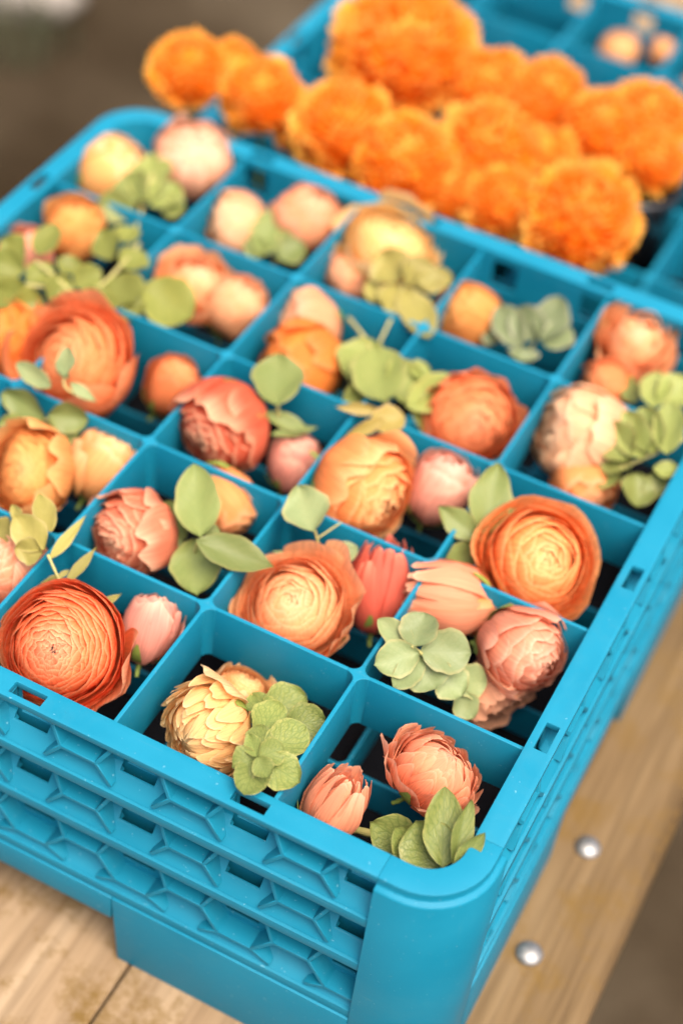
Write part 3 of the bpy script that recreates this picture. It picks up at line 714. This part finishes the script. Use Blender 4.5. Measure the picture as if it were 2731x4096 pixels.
SPRIGS=[
('leaf_sprig','leaf sprig','veined round leaved green rosette drooping over the front rim','greenvein',[((-0.1254,0.0536,-0.0200),(-0.1116,0.0749,-0.0200),0.0111,0.00,0.20,0.20),((-0.1089,0.0406,-0.0120),(-0.1346,0.0610,-0.0200),0.0092,0.00,-0.30,0.20),((-0.1096,0.0464,-0.0120),(-0.0942,0.0622,-0.0140),0.0105,0.00,0.10,0.20),((-0.1157,0.0299,-0.0080),(-0.1174,0.0559,-0.0100),0.0100,0.00,0.00,0.20),((-0.1058,0.0203,-0.0040),(-0.0979,0.0464,-0.0040),0.0103,0.00,0.20,0.25),((-0.1082,0.0154,0.0000),(-0.1152,0.0325,0.0000),0.0074,0.10,-0.20,0.20),((-0.1046,0.0127,0.0040),(-0.0824,0.0114,0.0020),0.0094,0.00,0.20,0.20),((-0.1054,0.0105,0.0060),(-0.1008,-0.0114,0.0060),0.0091,0.00,0.00,0.20),((-0.1052,0.0099,0.0080),(-0.1130,-0.0016,0.0080),0.0083,0.10,-0.20,0.20),((-0.1046,0.0086,0.0100),(-0.0974,0.0208,0.0090),0.0073,0.00,0.10,0.30),((-0.1040,0.0072,0.0120),(-0.1143,0.0174,0.0110),0.0046,0.20,0.10,0.30),((-0.1040,0.0072,0.0120),(-0.0939,0.0001,0.0110),0.0054,0.15,0.10,0.30)],[(((-0.1093,0.0722,-0.0300),(-0.1113,0.0461,-0.0200),(-0.1058,0.0112,0.0060)),0.0012)]),
('leaf_sprig','leaf sprig','veined green leaves standing in the near corner compartment with a blush folded tip','greenvein',[((-0.0236,0.0300,-0.0350),(-0.0492,0.0245,-0.0220),0.0111,0.25,0.00,0.25),((-0.0117,0.0232,-0.0300),(-0.0355,0.0213,-0.0120),0.0118,0.25,0.10,0.25),((-0.0077,0.0169,-0.0220),(-0.0269,0.0260,-0.0060),0.0141,0.20,0.10,0.30),((-0.0061,0.0133,-0.0140),(-0.0211,0.0421,0.0060),0.0104,0.35,-0.10,0.30),((-0.0004,0.0096,-0.0100),(-0.0077,0.0398,0.0080),0.0062,0.30,-0.50,0.50),((-0.0002,0.0110,-0.0080),(0.0060,0.0284,0.0060),0.0051,0.40,-0.20,0.40)],[(((-0.0604,0.0346,-0.0500),(-0.0481,0.0335,-0.0450),(-0.0236,0.0300,-0.0350),(-0.0063,0.0199,-0.0250)),0.0022)]),
('eucalyptus_sprig','eucalyptus','pale green round leaved sprig lying across the divider crossing near the front','eucalyptus',[((-0.0709,0.1138,0.0040),(-0.0945,0.1196,0.0060),0.0070,0.30,-0.20,0.30),((-0.0704,0.1122,0.0060),(-0.0740,0.1314,0.0120),0.0107,0.00,0.30,0.30),((-0.0679,0.1159,0.0020),(-0.0454,0.1298,0.0000),0.0123,0.00,0.10,0.20),((-0.0677,0.1123,0.0040),(-0.0841,0.0943,0.0020),0.0098,0.05,-0.10,0.25),((-0.0667,0.1157,-0.0060),(-0.0534,0.1077,-0.0120),0.0126,0.00,0.10,0.20),((-0.0665,0.1174,-0.0040),(-0.0714,0.0911,-0.0040),0.0078,0.10,0.10,0.20),((-0.0569,0.1206,-0.0120),(-0.0415,0.1171,-0.0200),0.0102,0.00,0.20,0.20),((-0.0498,0.1237,-0.0180),(-0.0353,0.1365,-0.0260),0.0098,0.05,0.10,0.20),((-0.0455,0.1217,-0.0240),(-0.0336,0.1187,-0.0350),0.0075,0.10,0.10,0.20)],[(((-0.0361,0.1273,-0.0350),(-0.0518,0.1225,-0.0180),(-0.0673,0.1145,0.0020),(-0.0715,0.1112,0.0080)),0.0011)]),
('leaf_sprig','leaf sprig','heart shaped leaf on a thin yellow stem above the peach spiral bloom','eucalyptus',[((-0.1506,0.1553,0.0080),(-0.1712,0.1754,0.0146),0.0130,0.35,0.00,0.25),((-0.1445,0.1563,-0.0120),(-0.1307,0.1718,-0.0076),0.0066,0.15,0.20,0.20),((-0.1465,0.1617,-0.0200),(-0.1375,0.1580,-0.0310),0.0093,0.10,0.20,0.20),((-0.1505,0.1602,-0.0120),(-0.1717,0.1479,-0.0120),0.0016,0.60,0.20,0.10)],[(((-0.1437,0.1607,-0.0300),(-0.1464,0.1589,-0.0120),(-0.1529,0.1600,0.0060)),0.0010),(((-0.1521,0.1619,-0.0040),(-0.1431,0.1741,0.0040)),0.0006)]),
('leaf_sprig','leaf sprig','large pointed green leaves spread beside the coral pink striped bloom','greenplain',[((-0.2034,0.1256,0.0000),(-0.2287,0.1610,0.0132),0.0128,0.35,0.00,0.20),((-0.2032,0.1195,0.0040),(-0.1604,0.1283,-0.0004),0.0102,0.70,0.30,0.30),((-0.2043,0.1311,-0.0020),(-0.2004,0.1401,-0.0042),0.0091,0.20,0.20,0.20),((-0.2113,0.1320,-0.0120),(-0.1932,0.1052,-0.0208),0.0138,0.10,0.10,0.20),((-0.2187,0.1381,-0.0200),(-0.2430,0.1555,-0.0200),0.0080,0.10,0.10,0.20),((-0.2207,0.1368,-0.0200),(-0.2278,0.1281,-0.0200),0.0079,0.10,0.10,0.20)],[(((-0.2111,0.1305,-0.0300),(-0.2044,0.1242,0.0000)),0.0012)]),
('leaf_sprig','leaf sprig','yellow green triangular leaf with narrow blades on a straight stem at the left edge','yellowgreen',[((-0.2659,0.0709,0.0060),(-0.2908,0.0791,0.0104),0.0098,0.35,0.00,0.20),((-0.2682,0.0799,0.0100),(-0.2881,0.0981,0.0122),0.0064,0.30,-0.20,0.20),((-0.2660,0.0690,0.0060),(-0.2810,0.0654,0.0038),0.0075,0.20,0.20,0.20),((-0.2903,0.0759,-0.0040),(-0.3059,0.0808,-0.0040),0.0077,0.20,0.20,0.20),((-0.2914,0.0859,0.0000),(-0.3027,0.0936,0.0000),0.0036,0.40,0.20,0.20),((-0.2614,0.0668,0.0040),(-0.2605,0.1012,0.0084),0.0033,0.90,0.10,0.10),((-0.2473,0.0600,0.0000),(-0.2456,0.0883,0.0040),0.0030,0.90,0.10,0.10),((-0.2571,0.0734,-0.0100),(-0.2665,0.0581,-0.0200),0.0039,0.70,0.10,0.10),((-0.2304,0.0612,-0.0100),(-0.2207,0.0734,-0.0040),0.0025,0.90,0.10,0.10),((-0.2553,0.0646,-0.0040),(-0.2519,0.0718,-0.0020),0.0016,0.60,0.10,0.10)],[(((-0.2632,0.0689,0.0060),(-0.2549,0.0642,0.0000),(-0.2452,0.0612,-0.0120)),0.0009)]),
('leaf_sprig','leaf sprig','folded pale backed leaves above the yellow and orange bloom at left','greenplain',[((-0.3276,0.1653,-0.0040),(-0.3578,0.1667,0.0004),0.0091,0.10,0.40,0.70),((-0.3284,0.1665,-0.0020),(-0.3081,0.1776,-0.0042),0.0096,0.10,-0.40,0.70),((-0.3306,0.1648,-0.0120),(-0.3093,0.1696,-0.0164),0.0083,0.10,0.20,0.40),((-0.3397,0.1608,-0.0100),(-0.3523,0.1504,-0.0100),0.0061,0.20,0.20,0.30),((-0.3275,0.1646,-0.0120),(-0.3336,0.1493,-0.0142),0.0069,0.10,0.20,0.30),((-0.3190,0.1599,-0.0300),(-0.3070,0.1770,-0.0300),0.0050,0.30,0.20,0.30)],[(((-0.3429,0.1648,-0.0200),(-0.3291,0.1672,-0.0080),(-0.3209,0.1723,-0.0200)),0.0012)]),
('leaf_sprig','leaf sprig','single upright heart leaf over the striped coral red bloom','greenplain',[((-0.2164,0.2347,0.0060),(-0.2326,0.2657,0.0148),0.0157,0.20,0.00,0.20),((-0.2250,0.2353,-0.0040),(-0.1977,0.2414,-0.0084),0.0050,0.50,0.20,0.20),((-0.2157,0.2269,-0.0100),(-0.1958,0.2496,-0.0122),0.0031,0.60,0.20,0.20)],[(((-0.2166,0.2388,-0.0060),(-0.2180,0.2381,0.0060)),0.0012)]),
('leaf_sprig','leaf sprig','broad light green leaf cluster crossing the dividers at the middle','lightgreen',[((-0.1672,0.2762,0.0000),(-0.1916,0.3131,0.0044),0.0172,0.10,0.00,0.30),((-0.1967,0.2906,-0.0080),(-0.1992,0.3279,-0.0058),0.0160,0.10,0.20,0.30),((-0.1738,0.2908,-0.0040),(-0.1598,0.3152,-0.0040),0.0158,0.10,0.10,0.30),((-0.1568,0.2861,-0.0060),(-0.1422,0.3317,-0.0104),0.0115,0.20,0.10,0.30),((-0.1544,0.2883,-0.0100),(-0.1455,0.3030,-0.0210),0.0115,0.10,0.10,0.30),((-0.1825,0.2971,-0.0060),(-0.1918,0.2716,-0.0104),0.0086,0.10,0.20,0.30),((-0.1657,0.3093,0.0000),(-0.1586,0.3221,-0.0022),0.0072,0.10,0.20,0.30)],[(((-0.2254,0.3477,-0.0100),(-0.1981,0.3223,-0.0040),(-0.1665,0.2818,-0.0040)),0.0013)]),
('leaf_sprig','leaf sprig','tan edged small leaves above the streaked orange bloom','tangreen',[((-0.1632,0.2670,0.0040),(-0.1879,0.2532,0.0062),0.0036,0.50,0.30,0.30),((-0.1646,0.2532,0.0020),(-0.1516,0.2712,0.0020),0.0092,0.10,0.30,0.40),((-0.1599,0.2603,0.0040),(-0.1718,0.2308,0.0062),0.0041,0.50,0.20,0.30),((-0.1538,0.2508,-0.0080),(-0.1332,0.2484,-0.0146),0.0097,0.10,0.20,0.20),((-0.1533,0.2555,-0.0080),(-0.1507,0.2670,-0.0102),0.0064,0.10,0.20,0.20)],[(((-0.1645,0.2639,0.0040),(-0.1504,0.2536,-0.0120)),0.0011)]),
('leaf_sprig','leaf sprig','three pointed leaves standing left of the largest orange bloom','greenplain',[((-0.0741,0.2124,-0.0040),(-0.0851,0.2526,0.0136),0.0120,0.40,0.00,0.20),((-0.0756,0.2117,-0.0060),(-0.1027,0.2127,0.0050),0.0077,0.50,0.10,0.20),((-0.0757,0.2143,-0.0120),(-0.0853,0.1822,-0.0120),0.0079,0.40,0.10,0.20),((-0.0693,0.2156,-0.0060),(-0.0694,0.2414,0.0050),0.0059,0.50,0.10,0.20)],[(((-0.0702,0.2109,-0.0200),(-0.0745,0.2122,-0.0040)),0.0012)]),
('leaf_sprig','leaf sprig','stacked green leaves reaching over the right rim','lightgreen',[((-0.0258,0.3142,-0.0040),(-0.0117,0.3643,0.0136),0.0028,0.60,0.20,0.20),((-0.0236,0.3156,-0.0040),(-0.0459,0.3321,0.0004),0.0118,0.10,0.35,0.40),((-0.0163,0.3155,0.0000),(-0.0396,0.3433,0.0044),0.0107,0.10,0.35,0.40),((-0.0128,0.3195,0.0020),(-0.0311,0.3507,0.0064),0.0107,0.10,0.35,0.40),((-0.0058,0.3215,0.0040),(-0.0176,0.3589,0.0106),0.0098,0.15,0.30,0.40),((-0.0217,0.3130,-0.0080),(-0.0416,0.3269,-0.0102),0.0119,0.10,0.30,0.40),((-0.0189,0.3153,-0.0120),(-0.0106,0.2982,-0.0208),0.0118,0.10,0.30,0.40),((-0.0106,0.3201,-0.0080),(0.0054,0.3226,-0.0036),0.0056,0.40,0.40,0.50),((-0.0122,0.3195,-0.0120),(-0.0018,0.3130,-0.0208),0.0084,0.20,0.20,0.30),((-0.0441,0.3132,-0.0200),(-0.0264,0.3149,-0.0200),0.0099,0.20,0.20,0.30)],[(((-0.0457,0.3154,-0.0300),(-0.0252,0.3151,-0.0080),(-0.0016,0.3391,0.0060)),0.0014)]),
('leaf_sprig','leaf sprig','pale leaf bunch at the right edge behind the stacked green leaves','lightgreen',[((-0.0285,0.3684,-0.0060),(-0.0359,0.3936,0.0006),0.0102,0.20,0.20,0.30),((-0.0275,0.3737,-0.0060),(-0.0172,0.3975,0.0006),0.0117,0.10,0.20,0.30),((-0.0406,0.3756,-0.0140),(-0.0540,0.3960,-0.0162),0.0068,0.30,0.20,0.30)],[(((-0.0330,0.3742,-0.0200),(-0.0279,0.3895,-0.0040)),0.0012)]),
('leaf_sprig','leaf sprig','grey green leaves with whitish backs in the back row right of centre','greygreen',[((-0.1198,0.3816,-0.0100),(-0.1471,0.4049,-0.0056),0.0106,0.10,0.20,0.30),((-0.1125,0.3908,-0.0060),(-0.1349,0.4032,-0.0016),0.0121,0.10,0.20,0.30),((-0.1109,0.3869,-0.0060),(-0.1160,0.4308,-0.0038),0.0121,0.20,0.20,0.30),((-0.1198,0.3816,-0.0100),(-0.1158,0.3740,-0.0144),0.0105,0.10,0.20,0.30),((-0.1081,0.3893,-0.0100),(-0.1022,0.4153,-0.0100),0.0106,0.10,0.20,0.30),((-0.1359,0.3873,-0.0180),(-0.1467,0.3969,-0.0180),0.0091,0.10,0.20,0.30)],[(((-0.1173,0.3871,-0.0200),(-0.1157,0.3987,-0.0060)),0.0012)]),
('leaf_sprig','leaf sprig','yellow green drooping leaves in front of the pale lemon bloom','yellowgreen',[((-0.2083,0.3858,-0.0000),(-0.2295,0.4003,0.0044),0.0138,0.10,0.20,0.30),((-0.2031,0.3809,0.0020),(-0.1950,0.4063,0.0042),0.0152,0.10,0.20,0.30),((-0.1995,0.3856,0.0040),(-0.1809,0.4038,0.0040),0.0091,0.20,0.20,0.30),((-0.2096,0.3826,-0.0020),(-0.2041,0.3585,-0.0064),0.0106,0.10,0.20,0.30),((-0.2021,0.3794,0.0000),(-0.1719,0.3527,-0.0066),0.0120,0.20,0.20,0.30),((-0.2078,0.3747,-0.0100),(-0.1735,0.3549,-0.0078),0.0075,0.30,0.20,0.30),((-0.2149,0.3701,-0.0100),(-0.2297,0.3859,-0.0078),0.0061,0.30,0.20,0.30)],[(((-0.2147,0.4052,0.0020),(-0.2034,0.3763,-0.0020),(-0.1988,0.3378,-0.0120)),0.0013)]),
('leaf_sprig','leaf sprig','dark green leaf between two pale peach buds in the back row','greenplain',[((-0.3067,0.3832,-0.0200),(-0.3134,0.4202,-0.0068),0.0143,0.20,0.20,0.20),((-0.2949,0.3855,-0.0200),(-0.2878,0.4046,-0.0134),0.0110,0.20,0.20,0.20),((-0.3043,0.3848,-0.0200),(-0.3223,0.3909,-0.0178),0.0079,0.20,0.20,0.20)],[(((-0.3007,0.3915,-0.0300),(-0.3037,0.4007,-0.0120)),0.0012)]),
('leaf_sprig','leaf sprig','pale green leaves below the cream bloom in the far left corner compartment','lightgreen',[((-0.3914,0.3685,-0.0040),(-0.4129,0.3852,0.0004),0.0143,0.10,0.20,0.30),((-0.3867,0.3717,-0.0040),(-0.4091,0.4144,0.0004),0.0160,0.20,0.20,0.30),((-0.3832,0.3716,-0.0060),(-0.3808,0.3981,-0.0016),0.0127,0.10,0.20,0.30),((-0.3927,0.3652,-0.0060),(-0.4146,0.3530,-0.0038),0.0110,0.20,0.20,0.30),((-0.3788,0.3754,-0.0100),(-0.3681,0.3881,-0.0056),0.0079,0.20,0.20,0.30)],[(((-0.3992,0.3977,0.0000),(-0.3882,0.3633,-0.0100),(-0.3669,0.3128,-0.0040)),0.0013)]),
('leaf_sprig','leaf sprig','tangled olive twigs trailing over the left rim','olive',[((-0.4065,0.2606,0.0060),(-0.4299,0.2541,0.0085),0.0101,0.30,0.20,0.20),((-0.4042,0.2716,0.0100),(-0.4104,0.2993,0.0150),0.0092,0.30,0.20,0.20),((-0.4099,0.2656,0.0080),(-0.4313,0.2737,0.0105),0.0101,0.20,0.20,0.20),((-0.3834,0.2687,0.0040),(-0.3771,0.2413,0.0040),0.0100,0.30,0.30,0.30),((-0.3696,0.3018,0.0020),(-0.3899,0.3212,0.0045),0.0103,0.30,0.20,0.30),((-0.3618,0.2995,0.0000),(-0.3591,0.3211,0.0000),0.0103,0.20,0.20,0.30),((-0.3617,0.2892,0.0000),(-0.3380,0.2766,-0.0025),0.0135,0.20,0.20,0.30),((-0.3427,0.2944,-0.0020),(-0.3041,0.2891,-0.0070),0.0169,0.10,0.20,0.30),((-0.3440,0.2761,-0.0040),(-0.3318,0.2690,-0.0065),0.0100,0.20,0.20,0.30),((-0.3908,0.2465,0.0020),(-0.4156,0.2364,0.0020),0.0100,0.30,0.30,0.30),((-0.3856,0.2479,0.0000),(-0.3990,0.2328,-0.0000),0.0099,0.30,0.30,0.30),((-0.3677,0.2689,0.0040),(-0.3416,0.2647,0.0015),0.0057,0.40,0.30,0.30),((-0.3930,0.2738,0.0100),(-0.3750,0.2767,0.0075),0.0067,0.40,0.30,0.30),((-0.4120,0.2497,0.0040),(-0.4041,0.2209,0.0015),0.0116,0.20,0.20,0.20),((-0.3703,0.2878,0.0040),(-0.3755,0.2650,0.0040),0.0084,0.20,0.20,0.20),((-0.4008,0.2520,0.0040),(-0.3942,0.2719,0.0065),0.0084,0.30,0.20,0.20),((-0.3759,0.3221,0.0000),(-0.3792,0.3405,-0.0000),0.0087,0.20,0.20,0.20)],[(((-0.4040,0.2665,0.0100),(-0.3864,0.2637,0.0060),(-0.3680,0.2595,-0.0000)),0.0013),(((-0.3667,0.3283,0.0000),(-0.3626,0.2856,0.0020),(-0.3679,0.2545,0.0000)),0.0013),(((-0.4161,0.2419,0.0040),(-0.3897,0.2543,0.0040),(-0.3680,0.2595,-0.0000)),0.0012)]),
('leaf_sprig','leaf sprig','small pale twig lying on the big ruffled orange bloom','eucalyptus',[((-0.3239,0.1784,0.0180),(-0.3346,0.1975,0.0224),0.0060,0.30,0.20,0.20),((-0.3285,0.1719,0.0140),(-0.3554,0.1759,0.0162),0.0060,0.30,0.20,0.20),((-0.3223,0.1803,0.0140),(-0.3050,0.1808,0.0074),0.0036,0.60,0.20,0.20),((-0.3231,0.1816,0.0160),(-0.3364,0.1872,0.0182),0.0033,0.40,0.20,0.20)],[(((-0.3279,0.1846,0.0180),(-0.3236,0.1777,0.0120),(-0.3109,0.1806,0.0060)),0.0009)]),
]
for i, (n_, loc, ax, rad, kind, pal, el, seed, label) in enumerate(FLOWERS): ranunculus(loc, ax, rad, kind, pal, el, seed, label)
rng = random.Random(11)
for (name, cat, label, pal, leaves, stems) in SPRIGS:
    base = Vector(leaves[0][0]); root = empty(name, (0, 0, 0), label=label, cat=cat, group='cut foliage among the flowers')
    root.location = base
    kids = [leaf(root, B, T, hw, sh, ro, cu, LEAF[pal], rng) for (B, T, hw, sh, ro, cu) in leaves]
    kids += [tube('stem', p, r, STEM, root) for p, r in stems]
    for k in kids: k.matrix_parent_inverse = Matrix.Translation(-base)
# ---------------------------------------------------------------- marigolds
def marigold(loc, axis, rad, seed, label):
    rng = random.Random(seed*31); root = empty('marigold', loc, label=label, cat='flower', group='marigolds standing in the far rack')
    M3 = frame(axis); A, Bc, Cc = srgb('f08418'), srgb('faac34'), srgb('ffdc78')
    rad *= 1.04
    n = 300; V_, F_, U_, C_ = [], [], [], []
    for i in range(n):
        s = (i+.5)/n; th_ = math.acos(1-1.6*s); az = i*2.39996+rng.uniform(-.15, .15)
        lump = 1+.20*noise.noise(Vector((math.sin(th_)*math.cos(az)*2.2+seed, math.sin(th_)*math.sin(az)*2.2, math.cos(th_)*2.2)))+rng.uniform(-.04, .04)
        c = Vector((math.sin(th_)*math.cos(az), math.sin(th_)*math.sin(az), math.cos(th_)*.82))
        t1 = Vector((-math.sin(az), math.cos(az), 0)); t2 = c.cross(t1)
        wd = .19*rng.uniform(.8, 1.2); k0 = len(V_); ph = rng.uniform(0, 6); jit = rng.uniform(0, 1); ro_ = rng.uniform(-1.3, 1.3); cs_, sn_ = math.cos(ro_), math.sin(ro_)
        for b in range(4):
            v = b/3
            for a in range(7):
                u = a/3-1
                p = c*((.78+.22*v)*(1+(lump-1)*v))+t1*(u*wd*(.5+.5*v)*cs_)+t2*(u*wd*(.5+.5*v)*sn_+.12*v*v)
                p += c*(.05*math.sin(u*6+ph)*v)
                V_.append(M3@(p*rad)); U_.append((u*.5+ph, v)); C_.append(mixc(mixc(A, Bc, v*1.1), Cc, (v-.5)*1.9*jit))
        for b in range(3):
            for a in range(6): q = k0+b*7+a; F_.append((q, q+1, q+8, q+7))
    k0 = len(V_)
    for j in range(9):
        th_ = math.pi*j/8
        for k in range(14): a = 2*math.pi*k/14; V_.append(M3@(Vector((math.sin(th_)*math.cos(a), math.sin(th_)*math.sin(a), math.cos(th_)*.82))*.80*rad)); U_.append((a, th_)); C_.append(A)
    for j in range(8):
        for k in range(14): F_.append((k0+j*14+k, k0+(j+1)*14+k, k0+(j+1)*14+(k+1) % 14, k0+j*14+(k+1) % 14))
    o = mesh_obj('petals', V_, F_, PETAL, root, smooth=True, uvs=U_, cols=C_); o['kind'] = 'stuff'
    cv, cf = [], []
    for k in range(12):
        for j, (r, z) in enumerate(((.10, -1.05), (.30, -.85), (.36, -.55), (.44, -.30))):
            a = 2*math.pi*k/12; cv.append(M3@Vector((r*rad*math.cos(a), r*rad*math.sin(a), z*rad)))
    for k in range(12):
        for j in range(3): a = k*4+j; b = ((k+1) % 12)*4+j; cf.append((a, b, b+1, a+1))
    mesh_obj('calyx', cv, cf, GSTEM, root, smooth=True)
    d = M3@Vector((0, 0, -rad)); tube('stem', [d, d*1.2+Vector((0, 0, -.02)), d*1.2+Vector((0, 0, -.16-loc[2]-.03))], .0022, GSTEM, root)
for a in MARIGOLDS: marigold(*a)
# pale blooms far down the far rack
for k, (x, y, z, r, lab) in enumerate(((-.232, .905, -.10, .022, 'leftmost of the blurred pale blooms at the far end of the far rack'), (-.150, .880, -.10, .022, 'middle pale bloom at the far end of the far rack'),
        (-.118, .915, -.10, .020, 'ochre tinted pale bloom behind the others at the far end'), (-.083, .865, -.11, .022, 'rightmost pale bloom near the top right corner of the photo'), (-.20, .93, -.10, .016, 'smallest pale bloom beside the far rim'))):
    ranunculus((x, y, z), (0, -.5, .8), r*.75, 'bud', ('apricot', 'palepeach', 'creamorange', 'palepeach', 'apricot')[k], 1.0, 60+k, lab)
# black pot among the marigolds at right
pot = empty('flower_pot', (-.1358, .6375, -.1450), label='glossy black plastic pot standing in the far rack, right of the lowest marigold', cat='pot')
def lathe(name, prof, mat, parent, n=32):
    vs, fs = [], []
    for r, z in prof:
        for k in range(n): a = 2*math.pi*k/n; vs.append((r*math.cos(a), r*math.sin(a), z))
    for j in range(len(prof)-1):
        for k in range(n): fs.append((j*n+k, j*n+(k+1) % n, (j+1)*n+(k+1) % n, (j+1)*n+k))
    fs.append(tuple(range(n-1, -1, -1))); return mesh_obj(name, vs, fs, mat, parent, smooth=True)
lathe('pot_wall', [(.030, 0), (.038, .10), (.0395, .102), (.0395, .11), (.036, .11), (.035, .10), (.028, .085), (.001, .085)], BLACKPL, pot)
# pale stone and weeds on the ground beyond, far out of focus
def stone(loc, r, seed, mat, label):
    bm = bmesh.new(); bmesh.ops.create_icosphere(bm, subdivisions=3, radius=1)
    for v in bm.verts:
        v.co *= 1+.25*noise.noise(v.co*1.3+Vector((seed, 0, 0))); v.co = Vector((v.co.x*r, v.co.y*r*.8, v.co.z*r*.45))
    me = bpy.data.meshes.new('stone'); bm.to_mesh(me); bm.free(); me.materials.append(mat); me.polygons.foreach_set('use_smooth', [True]*len(me.polygons))
    o = bpy.data.objects.new('stone', me); link(o); o.location = loc; return tag(o, label=label, cat='stone')
WEED = simple('weed green', (.075, .075, .04), .6)
stone((-1.56, 1.88, GZ+.02), .11, 4, simple('pale stone', (.24, .21, .18), .8), 'pale stone lying on the ground at the top left, far out of focus')
V_, F_ = [], []
rg = random.Random(3)
for k in range(110):
    a, r = rg.uniform(0, 6.28), .10*rg.random()**.5; x, y = -1.47+r*math.cos(a), 1.76+r*math.sin(a); h = rg.uniform(.04, .10); t = rg.uniform(0, 6.28); b = len(V_)
    dx, dy = .004*math.cos(t), .004*math.sin(t); lx, ly = rg.uniform(-.03, .03), rg.uniform(-.03, .03)
    V_ += [(x-dx, y-dy, GZ), (x+dx, y+dy, GZ), (x+dx*.6+lx*.4, y+dy*.6+ly*.4, GZ+h*.6), (x-dx*.6+lx*.4, y-dy*.6+ly*.4, GZ+h*.6), (x+lx, y+ly, GZ+h)]; F_ += [(b, b+1, b+2, b+3), (b+3, b+2, b+4)]
gr = mesh_obj('grass', V_, F_, WEED); tag(gr, 'tuft of green weeds beside the pale stone at the top left', 'weeds', kind='stuff')
